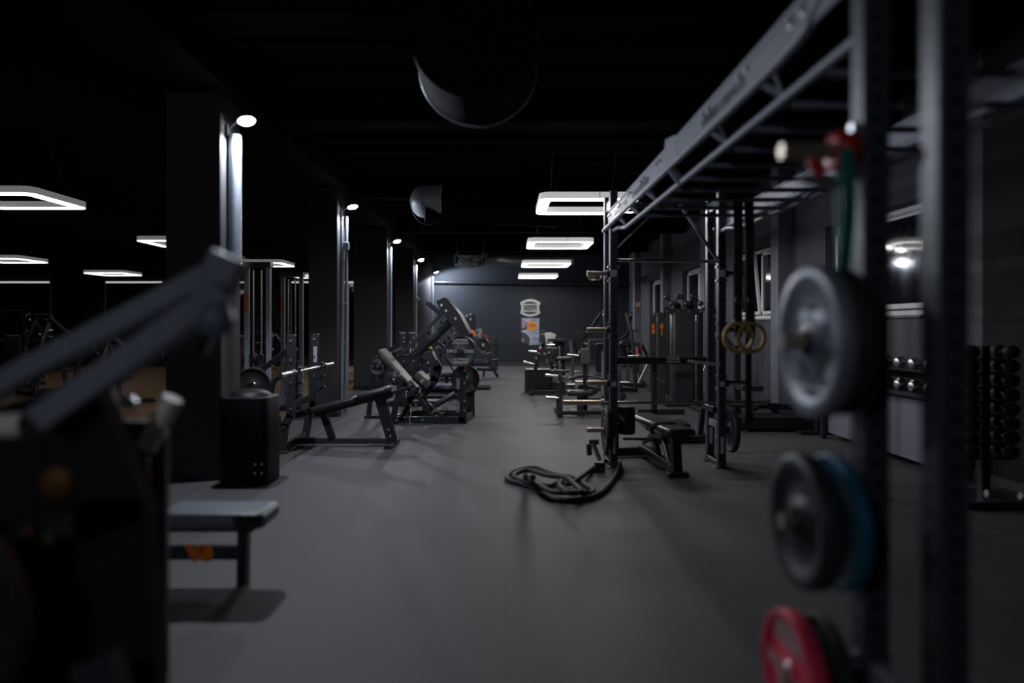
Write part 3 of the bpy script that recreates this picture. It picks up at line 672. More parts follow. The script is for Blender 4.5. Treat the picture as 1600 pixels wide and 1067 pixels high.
MB().tube([(1.84, 6.9, 1.09), (2.1, 6.7, 1.06)], .016, 12).build('dip_handle', STEEL, rig)
for s_ in (0,): MB().beam((1.165, 7.2, .47), (1.165, 7.2, .12), .04, .12, 'y').build('storage_tray', BLK, rig)
barbell((.60, 7.15, .64), (1, 0, .0), 'steel barbell lying low across the far bay of the rig', mat_=BARST)
# bar clip on the top peg
one(MB().tube([W(926 + 6 * math.cos(a), 435 + 3 * math.sin(a), 6.95) for a in [k * math.pi / 8 for k in range(16)]], .005, 6, True).tube([W(938, 428, 6.95), W(940, 434, 6.95), W(934, 438, 6.95)], .005, 6), 'spring_clip', STEEL, 'wire spring clip hanging from the top peg of the far rig post', 'clip', W(926, 435, 6.95))
# plates on far rig pegs
g2 = 'plates on the far rig post'
put(plate_mesh('weight_plate', .45, .035, PLT, 'black plate with a shiny rim on the lowest peg left of the far rig post', g2, txt='20KG', style=1), (1.02, 6.97, .38), (0, 0, 0))
put(plate_mesh('weight_plate', .45, .05, RUB, 'thick rubber plate pressed against the far rig post, behind the shiny rimmed one', g2), (.975 + .1, 7.22, .38), (0, 0, 0))
put(plate_mesh('weight_plate', .45, .05, PLT, 'black plate on the lowest outer peg right of the far rig post', g2), (2.30, 6.97, .38), (0, 0, R(180)))
one(MB().lathe([(0, -.14), (.085, -.14), (.09, -.12), (.09, .12), (.085, .14), (0, .14)], (1.26, 7.12, .46), Z_, 24), 'foam_roller', RUB, 'short black foam roller behind the far rig post', 'roller', (1.26, 7.12, .32))
# landmine attachment
r = root('landmine_attachment', 'steel landmine sleeve leaning at the foot of the far rig post', 'attachment', (.93, 6.8, 0))
MB().beam(W(920, 690, 6.75), W(935, 690, 6.75), .05, .08).beam(W(920, 692, 6.75), W(921, 710, 6.8), .05, .05).build('bracket', BLK2, r)
MB().tube([W(926, 692, 6.7), W(937, 719, 6.7)], .024, 16).build('sleeve', STEEL, r)
MB().box((W(938, 722, 6.7).x, 6.75, .05), (.1, .1, .1)).build('pivot', BLK, r)

# battle rope ------------------------------------------------------
def C6(cx, cy, z=.024): return FL(770 + cx * .1375, 680 + cy * .1375, z)
rp = root('battle_rope', 'thick black battle rope coiled on the floor and looped round the far rig post', 'rope', C6(700, 600, 0))
A = [C6(1330, 285, .03), C6(1420, 300, .026), C6(1448, 340), C6(1400, 450), C6(1300, 590), C6(1160, 690), C6(930, 735), C6(720, 725), C6(580, 665), C6(480, 600), C6(330, 550), C6(200, 515), C6(160, 475), C6(230, 415), C6(380, 375), C6(520, 375), C6(640, 425), C6(780, 460), C6(880, 470), C6(960, 500), C6(1060, 570), C6(1140, 625), C6(1110, 660, .04), C6(960, 650, .07), C6(800, 650, .06), C6(660, 640, .05), C6(560, 590, .06), C6(440, 530, .07), C6(375, 500, .07), C6(390, 460, .12)]
B = [C6(1330, 285, .03), C6(1270, 295, .03), C6(1150, 365), C6(1010, 470, .05), C6(880, 550, .03), C6(760, 530, .03), C6(640, 575, .03), C6(500, 560, .06), C6(300, 500, .05), C6(235, 465, .06), C6(300, 415, .06), C6(430, 400, .06), C6(600, 450, .06), C6(820, 480, .07), C6(930, 560, .07), C6(1000, 640, .08), C6(860, 650, .1), C6(760, 580, .1), C6(780, 520, .1)]
MB().tube(smooth(A, 7), .024, 12).build('rope', ROPE, rp)
MB().tube(smooth(B, 7), .023, 12).build('rope', ROPE, rp)
MB().tube([C6(400, 470, .1), C6(420, 480, .2) + V((.0, 0, 0)), C6(455, 480, .34)], .024, 12).build('handle_sleeve', STEEL, rp)
MB().tube([C6(395, 470, .08), C6(385, 470, .16), C6(372, 470, .25)], .022, 12).build('handle_sleeve', STEEL, rp)

# adjustable bench ------------------------------------------------
ab = root('adjustable_bench', 'flat black adjustable bench standing inside the far bay of the rig', 'bench', (1.57, 7.0, 0))
a0, a1 = V((1.50, 7.55, 0)), V((1.64, 6.5, 0)); dv = (a1 - a0).normalized(); sv = V((-dv.y, dv.x, 0))
MB().pad(a0 + dv * .42 + V((-.03, 0, .455)), dv, sv, Z_, .78, .27, .07, .05, .025).build('back_pad', VINYL, ab)
MB().pad(a0 + dv * 1.0 + V((.0, 0, .44)), dv, sv, Z_ , .34, .29, .07, .05, .025).build('seat', VINYL, ab)
MB().beam(a0 + dv * .1 + V((0, 0, .40)), a0 + dv * 1.1 + V((0, 0, .39)), .05, .06, sv).build('pad_rail', BLK, ab)
MB().beam(a0 + V((0, 0, .1)), a1 + V((0, 0, .07)), .08, .07, sv).build('base_beam', BLK, ab)
MB().beam(a0 - sv * .42 + V((0, 0, .06)), a0 + sv * .2 + V((0, 0, .06)), .09, .09, 'z').build('rear_foot', BLK, ab)
MB().beam(a1 - sv * .1 + V((0, 0, .025)), a1 + sv * .1 + V((0, 0, .025)), .07, .05, 'z').build('front_foot', BLK, ab)
MB().beam(a1 - dv * .03 + V((0, 0, .05)), a1 - dv * .08 + V((0, 0, .39)), .09, .09, sv).build('front_post', BLK, ab)
MB().beam(a0 + dv * .3 + V((0, 0, .38)), a0 + dv * .55 + V((0, 0, .12)), .06, .05, sv).beam(a0 + dv * .62 + V((0, 0, .38)), a0 + dv * .85 + V((0, 0, .1)), .05, .05, sv).build('strut', BLK2, ab)
MB().poly([a0 + dv * .22 + sv * -.05 + V((0, 0, .2)), a0 + dv * .5 + V((0, -0.0, .3)) - sv * .05, a0 + dv * .8 + V((0, 0, .36)) - sv * .05], .05, .03, sv).build('adjuster_arc', BLK2, ab)
MB().tube([a0 + dv * .3 - sv * .3 + V((0, 0, .25)), a0 + dv * .3 + V((0, 0, .24))], .014).build('handle', RUB, ab)
MB().tube([a1 - dv * .05 - sv * .02 + V((0, 0, .36)), a1 - dv * .05 + sv * .2 + V((0, 0, .36))], .022).build('handle', RUB, ab)
bolts([a0 + dv * q - sv * .035 + V((0, 0, z)) for q, z in ((.55, .37), (.66, .37), (.8, .36), (.95, .1))], -sv, ab, .014)

# gymnastic rings ----------------------------------------------------
def gring(cx, cz, cy, yaw, label, bx_):
    r = root('gymnastic_ring', label, 'gymnastic ring', (cx, cy, cz), group='wooden rings hanging in the rig')
    ex = V((math.cos(yaw), math.sin(yaw), 0))
    MB().tube([V((cx, cy, cz)) + (ex * math.cos(a) + Z_ * math.sin(a)) * .104 for a in [k * math.pi / 24 for k in range(48)]], .0165, 12, True).build('ring_body', WOODR, r)
    MB().beam((cx, cy, cz + .09), (bx_, 5.02, 2.39), .055, .005).beam((cx + .01, cy + .02, cz + .09), (bx_ + .03, 5.05, 2.39), .05, .005).build('strap', RUB, r)
    MB().beam((cx, cy, cz + .125), (cx, cy, cz - .0), .06, .016).build('strap_loop', RUB, r)
    MB().box((cx, cy - .01, cz + .28), (.06, .02, .04)).build('buckle', STEEL, r)
    return r
gring(1.705, 1.36, 5.0, 0, 'left wooden ring, facing the camera, hanging on black straps', 1.70)
gring(1.80, 1.36, 5.0, R(12), 'right wooden ring, overlapping the left one, hanging on black straps', 1.78)
r = root('strap_trainer', 'loose black training straps hanging down below the rings', 'strap', (1.84, 5.2, .7))
MB().beam((1.83, 5.15, 2.38), (1.85, 5.2, .74), .05, .006).build('webbing', RUB, r)
MB().beam((1.85, 5.2, .78), (1.845, 5.2, .7), .07, .03).build('strap_handle', RUB, r)

# foreground plates on the near rig post ------------------------------
g3 = 'plates on the near rig post'
put(plate_mesh('weight_plate', .46, .05, PLTG, 'big blurred grey plate with a deep rim on the near rig post', g3, txt='20KG', lm=PLTG, style=1), (.93, 2.06, 1.40), (0, 0, 0))
put(plate_mesh('weight_plate', .44, .05, RUB, 'black plate hidden behind the big blurred grey plate', g3), (.995, 2.06, 1.40), (0, 0, 0))
put(plate_mesh('weight_plate', .40, .06, PLT, 'blurred dark plate in front of the teal-blue one on the near rig post', g3, style=1), (.90, 2.06, .86), (0, 0, 0))
put(plate_mesh('weight_plate', .40, .035, PLTB, 'blurred teal-blue plate on the near rig post above the red one', g3), (.99, 2.06, .86), (0, 0, 0))
put(plate_mesh('weight_plate', .38, .05, PLTR, 'blurred bright red plate at the bottom edge of the photo', g3, txt='5KG', lm=LETW), (.87, 2.06, .39), (0, 0, 0))
put(plate_mesh('weight_plate', .36, .03, RUB, 'black plate hidden behind the bright red plate', g3), (.96, 2.06, .39), (0, 0, 0))
# bands on the top peg of the near post
one(MB().lathe([(.03, 0), (.055, 0), (.06, .03), (.055, .065), (.03, .065), (.03, 0)], (.985, 2.06, 1.975), X_, 28), 'bar_collar', RED, 'red clamp collar on the steel peg of the near rig post', 'collar', (.985, 2.06, 1.975))
r = root('resistance_band', 'blurred teal resistance band hanging from the red collar', 'band', (1.015, 2.06, 1.6))
MB().poly(smooth([(1.0, 2.0, 1.96), (.995, 1.98, 1.8), (1.0, 2.0, 1.72), (1.0, 2.02, 1.62)], 5), .04, .012, 'y').build('band_loop', TEAL, r)
MB().poly(smooth([(1.03, 2.1, 1.96), (1.02, 2.08, 1.8), (1.012, 2.05, 1.68)], 5), .03, .012, 'y').build('band_loop', TEAL, r)
r = root('barbell_hook', 'blurred red and cream hook hanging below the red collar', 'hook', (.93, 2.1, 1.9))
MB().beam((.92, 2.06, 1.945), (.96, 2.06, 1.90), .03, .03).build('hook_arm', RED, r)
MB().beam((.885, 2.06, 1.895), (1.0, 2.06, 1.872), .022, .05).build('hook_pad', VINB, r)

# emblem and poster on the back wall -------------------------------
ec = W(828.5, 481, YB); YW = YB - .012
r = root('wall_emblem', 'silver shield shaped HAMMER STRENGTH emblem on the back wall', 'sign', (ec.x, YB, ec.z))
def em(s1, s2):
    out = []
    Wd, Hh = .365 * s1, .31 * s2
    for k in range(13): t = -1 + 2 * k / 12; out.append((t * Wd, Hh * (.60 + .40 * (1 - t * t))))
    for k in range(1, 12): t = k / 12; out.append((Wd * (1 - .14 * math.sin(math.pi * t)), Hh * .60 * (1 - 2 * t)))
    for k in range(13): t = 1 - 2 * k / 12; out.append((t * Wd, -Hh * (.60 + .40 * (1 - t * t))))
    for k in range(1, 12): t = k / 12; out.append((-Wd * (1 - .14 * math.sin(math.pi * t)), -Hh * .60 * (1 - 2 * t)))
    return [V((ec.x + a, YW, ec.z + b)) for a, b in out]
EMB = mat('emblem_silver', (.46, .47, .48), .5, .2, .05, 20)
o1, i1 = em(1, 1), em(.76, .74); MB().ringprism(o1, i1, (0, -.03, 0)).build('emblem_rim', EMB, r)
MB().prism(em(.8, .78), (0, .008, 0)).build('emblem_ground', BLK, r)
MB().bb(ec.x - .315, ec.x + .315, YW - .026, YW, ec.z + .105, ec.z + .14).bb(ec.x - .315, ec.x + .315, YW - .026, YW, ec.z - .14, ec.z - .105).build('emblem_bar', EMB, r)
MB().bb(ec.x - .3, ec.x + .3, YW - .012, YW, ec.z - .11, ec.z + .11).build('emblem_panel', EMB, r); ep_ = r.children[-1]
text('HAMMER', .125, (ec.x, YW - .02, ec.z + .05), X_, Z_, BLK, ep_, bold=.006, sx=1.05); text('STRENGTH', .12, (ec.x, YW - .02, ec.z - .055), X_, Z_, BLK, ep_, bold=.006, sx=.95)
p0, p1 = W(815, 537, YB), W(842.5, 497, YB)
r = root('wall_poster', 'gym photo poster with an orange speech disc on the back wall', 'poster', ((p0.x + p1.x) / 2, YB, p0.z))
MB().bb(p0.x, p1.x, YB - .015, YB, p0.z, p1.z, .001).build('sheet', mat('poster_photo_grey', (.30, .32, .42), .6, 0, .55, 9), r)
def disc(cx, cz, rad, y, m_, nm, t=.002, n=32):
    cx = p0.x + cx * (p1.x - p0.x); cz = p1.z - cz * (p1.z - p0.z)
    pts = [V((min(max(cx + rad * math.cos(a), p0.x), p1.x), y, min(max(cz + rad * math.sin(a), p0.z), p1.z))) for a in [k * 2 * math.pi / n for k in range(n)]]
    MB().prism(pts, (0, t, 0)).build(nm, m_, r)
PDK = mat('poster_dark', (.06, .055, .07), .6, 0, .2, 8); PPL = mat('poster_pale', (.5, .52, .62), .6); PPK = mat('poster_mauve', (.30, .24, .30), .6)
disc(0, .22, .17, YB - .018, PPK, 'printed_disc'); disc(.0, .86, .34, YB - .0175, PPL, 'printed_disc'); disc(-.02, .88, .31, YB - .02, PDK, 'printed_disc'); disc(.06, .86, .045, YB - .022, PPL, 'printed_disc'); disc(.06, .86, .03, YB - .024, PDK, 'printed_disc'); disc(.1, .3, .16, YB - .0165, PDK, 'printed_disc')
disc(.6, .30, .185, YB - .026, mat('poster_orange', (.75, .28, .05), .6), 'orange_disc')
cx, cz = p0.x + .6 * (p1.x - p0.x), p1.z - .30 * (p1.z - p0.z)
m = MB()
for dz, ww in ((.06, .2), (.015, .26), (-.03, .27)):
    for k in range(7): m.bb(cx - ww / 2 + k * ww / 7, cx - ww / 2 + (k + .7) * ww / 7, YB - .029, YB - .027, cz + dz - .015, cz + dz + .015, .001)
m.build('printed_words', mat('poster_brown', (.16, .06, .02), .6), r)

# fire safety --------------------------------------------------------
fs = V((4.31, 22.16, 2.12))
r = root('fire_sign', 'small red and white fire extinguisher sign on the last pilaster', 'sign', fs)
MB().box(fs, (.2, .01, .22), .001).build('sign_plate', mat('sign_red', (.45, .09, .04), .5), r)
MB().bb(fs.x - .07, fs.x - .02, 22.148, 22.154, fs.z - .08, fs.z + .06).bb(fs.x + .02, fs.x + .05, 22.148, 22.154, fs.z - .08, fs.z + .06).bb(fs.x - .0, fs.x + .08, 22.148, 22.154, fs.z + .07, fs.z + .09).build('pictogram', PAPER, r)
fx_, fy_ = 4.05, 20.7
r = root('fire_extinguisher', 'red fire extinguisher beyond the rig near the window wall', 'fire extinguisher', (fx_, fy_, .0))
MB().lathe([(0, .28), (.085, .3), (.09, .34), (.09, .72), (.07, .79), (.03, .82), (.0, .82)], (fx_, fy_, 0), Z_, 28).build('cylinder_body', RED, r)
MB().cyl((fx_, fy_, .81), (fx_, fy_, .88), .02).beam((fx_ - .05, fy_, .88), (fx_ + .08, fy_, .92), .02, .02).build('valve', BLK, r)
MB().box((fx_ - .03, fy_ - .09, .6), (.05, .006, .2)).build('label_patch', LABEL, r)
MB().bb(fx_ - .08, fx_ + .08, fy_ - .08, fy_ + .08, 0, .285).build('stand', BLK, r)
one(MB().lathe([(0, 0), (.03, 0), (.045, .02), (.045, .05), (0, .07)], W(989, 451, 24.2), -Y_, 16), 'wall_sensor', WHITE, 'tiny white sensor on the dark wall above the fire sign', 'sensor', W(989, 451, 24.2))

# ------------------------------------------------------------------ generic gym machines, built in local space facing -Y
def press_machine(name, label, loc, rz, s=1.0, padm=VINYL, plates=0, hz=1.35, group=None, wide=.62, pegm=STEEL):
    r = root(name, label, 'exercise machine', loc, rz, group, local=True); q = lambda x, y, z: V((x * s, y * s, z * s))
    for sx in (-1, 1):
        MB().beam(q(sx * wide * .6, -.55, .05), q(sx * wide * .45, .6, .05), .07, .08, 'x').build('base_rail', BLK, r)
        MB().box(q(sx * wide * .6, -.55, .02), (.12, .1, .04)).build('rubber_foot', RUB, r)
        MB().poly([q(sx * wide * .48, .55, .05), q(sx * wide * .46, .42, hz * .7), q(sx * wide * .4, .25, hz)], .075, .06, 'x').build('upright', BLK2, r)
        MB().poly([q(sx * wide * .55, .3, hz * .97), q(sx * wide * .75, -.05, hz * .72), q(sx * wide * .7, -.35, hz * .62)], .06, .05, 'x').build('lever_arm', BLK, r)
        MB().tube([q(sx * wide * .7, -.35, hz * .62), q(sx * wide * .35, -.42, hz * .62)], .017, 10).build('handle', RUB, r)
        MB().cyl(q(sx * wide * .75, .0, hz * .74), q(sx * (wide * .75 + .24), .0, hz * .74 + .02), .024, 16).build('plate_peg', pegm, r)
        MB().cyl(q(sx * wide * .46, .44, .38), q(sx * (wide * .46 + .22), .44, .38), .024, 16).build('storage_peg', pegm, r)
        bolts([q(sx * wide * .46 , .36, hz * k) for k in (.5, .75, .95)], (sx, -.6, 0), r, .014, .05)
    MB().beam(q(-wide * .45, .5, .05), q(wide * .45, .5, .05), .07, .07, 'y').build('cross_rail', BLK, r); MB().beam(q(-wide * .4, .26, hz), q(wide * .4, .26, hz), .07, .07, 'y').build('cross_rail', BLK, r)
    MB().beam(q(0, -.45, .05), q(0, .5, .05), .06, .08, 'x').build('centre_rail', BLK, r)
    MB().beam(q(0, -.15, .05), q(0, -.12, .42), .07, .07, 'x').build('seat_post', BLK, r)
    MB().pad(q(0, -.12, .47), X_, Y_, Z_, .34 * s, .34 * s, .07, .06, .02).build('seat', padm, r)
    MB().beam(q(0, .48, .1), q(0, .2, .95), .07, .06, 'x').build('back_post', BLK, r)
    MB().pad(q(0, .08, .82), X_, V((0, .2, 1)), V((0, -1, .2)), .28 * s, .58 * s, .07, .05, .02).build('back_pad', padm, r)
    return r
def stack_machine(label, loc, rz, hh=1.75, number=None, seat=True, group='selector weight machines'):
    r = root('weight_stack_machine', label, 'exercise machine', loc, rz, group, local=True)
    MB().pad((0, 0, hh / 2 + .05), X_, Y_, Z_, .42, .26, hh - .1, .06, .01).build('shroud', SHR, r)
    sh_ = r.children[0]; MB().box((0, -.115, .55), (.36, .05, .1)).build('shroud_band', BLK, sh_); MB().box((0, -.118, .28), (.34, .045, .4)).build('shroud_panel', BLK2, sh_)
    MB().beam((-.38, .0, 0.03), (-.38, .0, hh), .15, .06, 'y').build('side_post', SHR, r); MB().beam((.33, .0, 0.03), (.33, .0, hh), .09, .06, 'y').build('side_post', BLK, r)
    for x in (-.27, .25): MB().cyl((x, -.06, .05), (x, -.06, hh), .012, 10).build('guide_rod', BLK2, r)
    MB().box((0, 0, .03), (.7, .5, .06)).build('base_frame', BLK, r)
    MB().box((0, -.02, hh + .02), (.72, .16, .09)).build('top_beam', BLK2, r)
    MB().lathe([(0, -.02), (.07, -.02), (.08, 0), (.07, .02), (0, .02)], (-.1, -.02, hh + .1), Y_, 20).build('pulley', BLK, r)
    MB().lathe([(0, -.02), (.07, -.02), (.08, 0), (.07, .02), (0, .02)], (.14, -.02, hh + .12), Y_, 20).build('pulley', BLK, r)
    bolts([(x, -.105, hh + .02) for x in (-.3, -.1, .1, .3)], -Y_, r, .014)
    if number:
        for k, c in enumerate(number): text(c, .135, (-.38, -.034, 1.43 - .117 * k), X_, Z_, ORGL, r, name='number', bold=.006)
    if seat:
        MB().beam((0, -.2, .05), (0, -1.0, .05), .07, .07, 'x').beam((0, -.7, .05), (0, -.7, .42), .07, .07, 'x').build('seat_frame', BLK, r)
        MB().pad((0, -.7, .46), X_, Y_, Z_, .36, .38, .07, .06, .02).build('seat', VINYL, r)
        MB().pad((0, -.45, .8), X_, Z_, Y_, .3, .5, .07, .05, .02).build('back_pad', VINYL, r)
    return r
def place(px, py): p = FL(px, py); return p
# right-hand cluster beyond the rig
g = 'plate loaded machines behind the rig'
# open steel frame with pegs at the aisle edge
r = root('rowing_machine', 'dark seated rowing machine with a grey upright chest pad and bright pegs at the aisle', 'exercise machine', (.95, 11.0, 0), group=g)
MB().beam(W(874, 597, 10.8), V((W(874, 597, 10.8).x, 10.8, .04)), .1, .08).build('upright', BLK2, r)
MB().beam((.86, 10.7, .04), (.86, 11.6, .04), .08, .08, 'z').build('base_rail', BLK, r); MB().beam((.86, 10.85, .06), (1.6, 10.85, .06), .06, .06).build('cross_rail', BLK, r)
for y_, x_, l in ((586, 852, .2), (621, 853, .2)): p = W(x_, y_, 10.75); MB().cyl(p, p + V((l, 0, -.01)), .024, 16).build('plate_peg', STEEL, r)
for x_ in (868, 883): MB().box(W(x_, 592, 10.7), (.08, .1, .09)).build('bearing_block', ALU, r)
MB().beam(W(866, 578, 10.8), W(878, 597, 10.8), .05, .07).beam(W(860, 580, 10.8), W(890, 580, 10.8), .04, .1).build('top_bracket', BLK2, r)
MB().box(W(893, 601, 10.9), (.001 + .12, .12, .03)).cyl(W(884, 601, 10.8), W(898, 601, 10.8), .02).build('lower_peg', STEEL, r)
rm = r
MB().pad(W(915, 557, 11.2), X_, Z_, Y_, .17, .27, .07, .05, .02).build('chest_pad', VING, rm)
MB().beam((1.31, 11.24, .05), (1.31, 11.24, .82), .07, .06).build('pad_post', BLK, rm); MB().box((1.31, 11.24, .03), (.5, .4, .06)).build('base_frame', BLK, rm)
for sx in (-1, 1): MB().tube([(1.31, 11.24, .62), (1.31 + sx * .2, 11.1, .60), (1.31 + sx * .4, 11.1, .54)], .024, 10).build('handle', BLK2, rm)
MB().pad((1.2, 11.0, .36), X_, Y_, Z_, .42, .3, .08, .06, .02).build('seat', VINYL, rm)
MB().beam((1.2, 11.0, .3), (1.2, 11.0, .03), .1, .09).build('seat_post', BLK2, rm)
r = root('incline_press', 'dark machine with a slanted front leg and pale handle, farthest left of the right cluster', 'exercise machine', (.9, 14.2, 0), group=g)
Yp = 14.2
MB().beam(W(843, 545, Yp), V((W(830, 600, Yp).x, Yp, .08)), .08, .07).build('front_leg', BLK, r)
MB().beam(V((.53, Yp, .06)), V((1.9, Yp, .06)), .08, .08).beam((.53, Yp - .15, .04), (.53, Yp + .3, .04), .08, .07, 'z').build('base_rail', BLK, r)
MB().beam(W(845, 541, Yp), W(838, 560, Yp), .045, .05).build('handle_sleeve', LABEL, r)
p = W(817.5, 565, Yp); MB().cyl(p, W(834, 569, Yp), .024, 16).build('plate_peg', STEEL, r)
p = W(854, 539, Yp); MB().cyl(p, W(867, 539, Yp), .024, 16).build('plate_peg', STEEL, r)
MB().beam(W(843, 550, Yp), W(872, 570, Yp), .06, .06).beam(W(845, 551, Yp), W(858, 554, Yp), .03, .03).beam(W(838, 573, Yp), W(858, 567, Yp), .03, .03).beam(W(860, 560, Yp), W(866, 545, Yp), .05, .05).build('lever_arm', BLK2, r)
MB().pad(W(862, 550, Yp + .2), X_, Z_, Y_, .3, .2, .07, .05, .02).build('back_pad', VINYL, r)
MB().pad(W(880, 560, Yp + .2), X_, Y_, Z_, .36, .4, .07, .05, .02).build('seat', VINYL, r)
MB().beam(W(880, 562, Yp + .2), V((W(880, 562, Yp).x + .02, Yp + .2, .08)), .08, .08).beam(W(860, 552, Yp + .2), W(866, 610, Yp + .2), .07, .07).build('seat_post', BLK, r)
MB().bb(.42, 1.1, Yp + .4, Yp + .9, 0, .5).build('weight_box', BLK, r)
bolts([W(x, y, Yp - .06) for x, y in ((842, 552), (838, 560), (822, 574), (851, 553), (858, 551))], -Y_, r, .018)
press_machine('chest_press_machine', 'black plate loaded press with bright pegs behind the grey chest pad', (1.9, 13.3, 0), R(170), 1.0, hz=1.15, group=g)
press_machine('shoulder_press_machine', 'black plate loaded press low in front of the paper towels', (1.25, 16.2, 0), R(180), 1.0, hz=1.1, group=g)
press_machine('pulldown_machine', 'tall black lever machine just left of the far rig post', (2.3, 15.2, 0), R(200), 1.1, hz=1.6, group=g)
press_machine('leg_curl_machine', 'dark machine seen through the rig under the fire extinguisher', (2.95, 16.5, 0), R(170), 1.0, hz=1.0, group=g)
# towel station
st = V((1.22, 18.0, 0)); zt = H - (538 - 508) * 18 / F
r = root('cleaning_station', 'thin black stand with tray beside the poster', 'stand', (1.22, 18, 0))
MB().cyl((1.22, 18, 0.02), (1.22, 18, zt - .02), .03).build('pole', BLK, r); MB().cyl((1.22, 18, 0), (1.22, 18, .03), .2).build('base', BLK, r)
MB().bb(.6, 1.45, 17.85, 18.15, zt - .02, zt).build('tray', BLK2, r)
MB().box((.98, 18.05, zt + .19), (.16, .05, .36)).build('dispenser', BLK2, r); MB().box((.98, 18.02, zt + .27), (.1, .004, .04)).build('dispenser_label', LETG, r)
r = root('paper_towels', 'fan of white paper towels standing on the tray beside the poster', 'paper towels', (1.18, 17.95, zt))
for k in range(5):
    a = R(-10 + 8 * k); MB().beam((1.14, 17.93 + .01 * k, zt), V((1.14, 17.93 + .01 * k, zt)) + V((math.sin(a), 0, math.cos(a))) * .31, .13 + .01 * k, .008).build('towel', PAPER, r)
one(MB().box((.98, 17.93, zt + .03), (.18, .1, .03)), 'cloth_box', VINB, 'small tan box lying under the dark dispenser', 'box', (.98, 17.93, zt + .01))
one(MB().lathe([(0, 0), (.05, 0), (.05, .1), (.02, .13), (0, .15)], (.93, 17.9, zt - .2), Z_, 16), 'spray_bottle', RED, 'small red bottle hooked under the towel tray', 'bottle', (.93, 17.9, zt - .2))
# selector machines behind the rig
stack_machine('weight stack machine numbered 61 in orange with a tall grey shroud', (3.21, 12.4, 0), R(0), 1.68, '61', False)
stack_machine('narrow weight stack machine numbered 60 in orange behind number 61', (3.53, 14.6, 0), R(0), 1.66, '60', False)
r = root('hip_machine', 'dark padded lever machine standing between the rig and the shrouded stack', 'exercise machine', (2.5, 11.4, 0))
MB().beam(W(1014, 566, 11), W(998, 599, 11), .04, .05).build('lever_arm', ALU, r)
MB().pad(W(1015, 563, 11.05), X_, Y_, Z_, .12, .3, .08, .03, .02).build('roller_pad', VING, r)
MB().beam(W(1022, 562, 11.1), V((W(1022, 562, 11.1).x, 11.1, .03)), .09, .08).build('post', BLK, r)
MB().beam((2.15, 11.1, .04), (2.9, 11.1, .04), .08, .08).build('base_rail', BLK, r)
MB().tube([W(1027, 592, 11.0), W(1038, 597, 11.0)], .03, 12).build('handle', VING, r)
r = root('cable_row_machine', 'dark cable machine with slanted arms against the window wall', 'exercise machine', (3.5, 11.6, 0))
MB().beam((3.55, 11.6, .03), (3.55, 11.6, 1.75), .08, .08).build('upright', BLK, r); MB().bb(3.2, 3.9, 11.3, 11.9, 0, .06).build('base_frame', BLK, r)
MB().beam((3.5, 11.6, 1.5), (3.9, 11.6, 1.05), .05, .05).beam((3.3, 11.5, 1.72), (3.7, 11.5, 1.72), .05, .05).build('arm', BLK2, r)
MB().pad((3.5, 11.3, .85), X_, Z_, Y_, .26, .5, .07, .05, .02).build('back_pad', VINYL, r)
MB().tube([(3.32, 11.25, .86), (3.25, 11.2, .7)], .014).tube([(3.3, 11.25, 1.2), (3.5, 11.25, 1.2)], .014).build('handle', STEEL, r)
bolts([(3.55 + x, 11.55, z) for x, z in ((0, 1.6), (0, 1.3), (.1, 1.2), (0, .9), (0, .4))], -Y_, r, .018)
for k in range(5):
    p = V((2.95 + .13 * k, 12.3, 1.9)); one(MB().lathe([(0, -.11), (.05, -.11), (.055, -.05), (.016, -.045), (.016, .045), (.055, .05), (.05, .11), (0, .11)], p, V((.5, 0, 1 if k % 2 else -.7)), 12), 'pulley_handle', BLK2, 'black grip heaped on top of the grey shrouded stack', 'handle', p, 'grips on top of the shrouded stack')
# T-bar platform right
r = root('hack_platform', 'low black platform machine with a triangular yoke, right of the far rig post', 'exercise machine', (3.6, 9.6, 0))
MB().beam((3.0, 9.5, .12), (4.25, 9.5, .12), .16, .5).build('base_frame', BLK, r)
MB().beam((3.1, 9.9, .32), (4.2, 9.9, .26), .08, .1).build('upper_rail', BLK, r)
pk_ = W(1197, 626, 9.8)
MB().beam(W(1176, 641, 9.8), pk_, .06, .06).beam(pk_, W(1216, 649, 9.8), .08, .06).build('yoke', BLK, r)
MB().cyl(W(1186, 624, 9.7), W(1205, 630, 9.7), .014).build('handle', STEEL, r)
MB().cyl(W(1160, 651, 9.6), W(1168, 653, 9.6), .03).box(W(1176.5, 653, 9.4), (.045, .04, .05)).build('end_cap', LABEL, r)
MB().beam(V((3.42, 10.1, .02)), V((3.42, 10.1, 1.15)), .09, .09).build('rear_post', BLK, r)
MB().beam(W(1155, 606, 9.9), W(1187, 606, 9.9), .07, .3).build('arm_pad', VINYL, r)
r = root('floor_stand', 'small dark post stand at the foot of the window wall', 'stand', (4.2, 9.1, 0)); MB().bb(4.13, 4.25, 9.05, 9.15, 0, .3).build('post', BLK, r); MB().bb(3.9, 4.3, 9.0, 9.2, 0, .04).build('base', BLK, r)
r = root('low_bench', 'low dark bench end with steel pivots behind the far right rig post', 'bench', (2.15, 8.6, 0))
MB().pad((2.0, 8.55, .2), X_, Y_, Z_, .55, .4, .09, .05, .02).build('seat', VINYL, r); MB().beam((1.8, 8.5, .06), (2.5, 8.5, .06), .07, .3).build('base_frame', BLK, r)
MB().beam((2.42, 8.5, .08), (2.45, 8.5, .42), .06, .08).build('post', BLK, r); MB().tube([(2.3, 8.4, .47), (2.42, 8.4, .44)], .016).build('handle', STEEL, r)

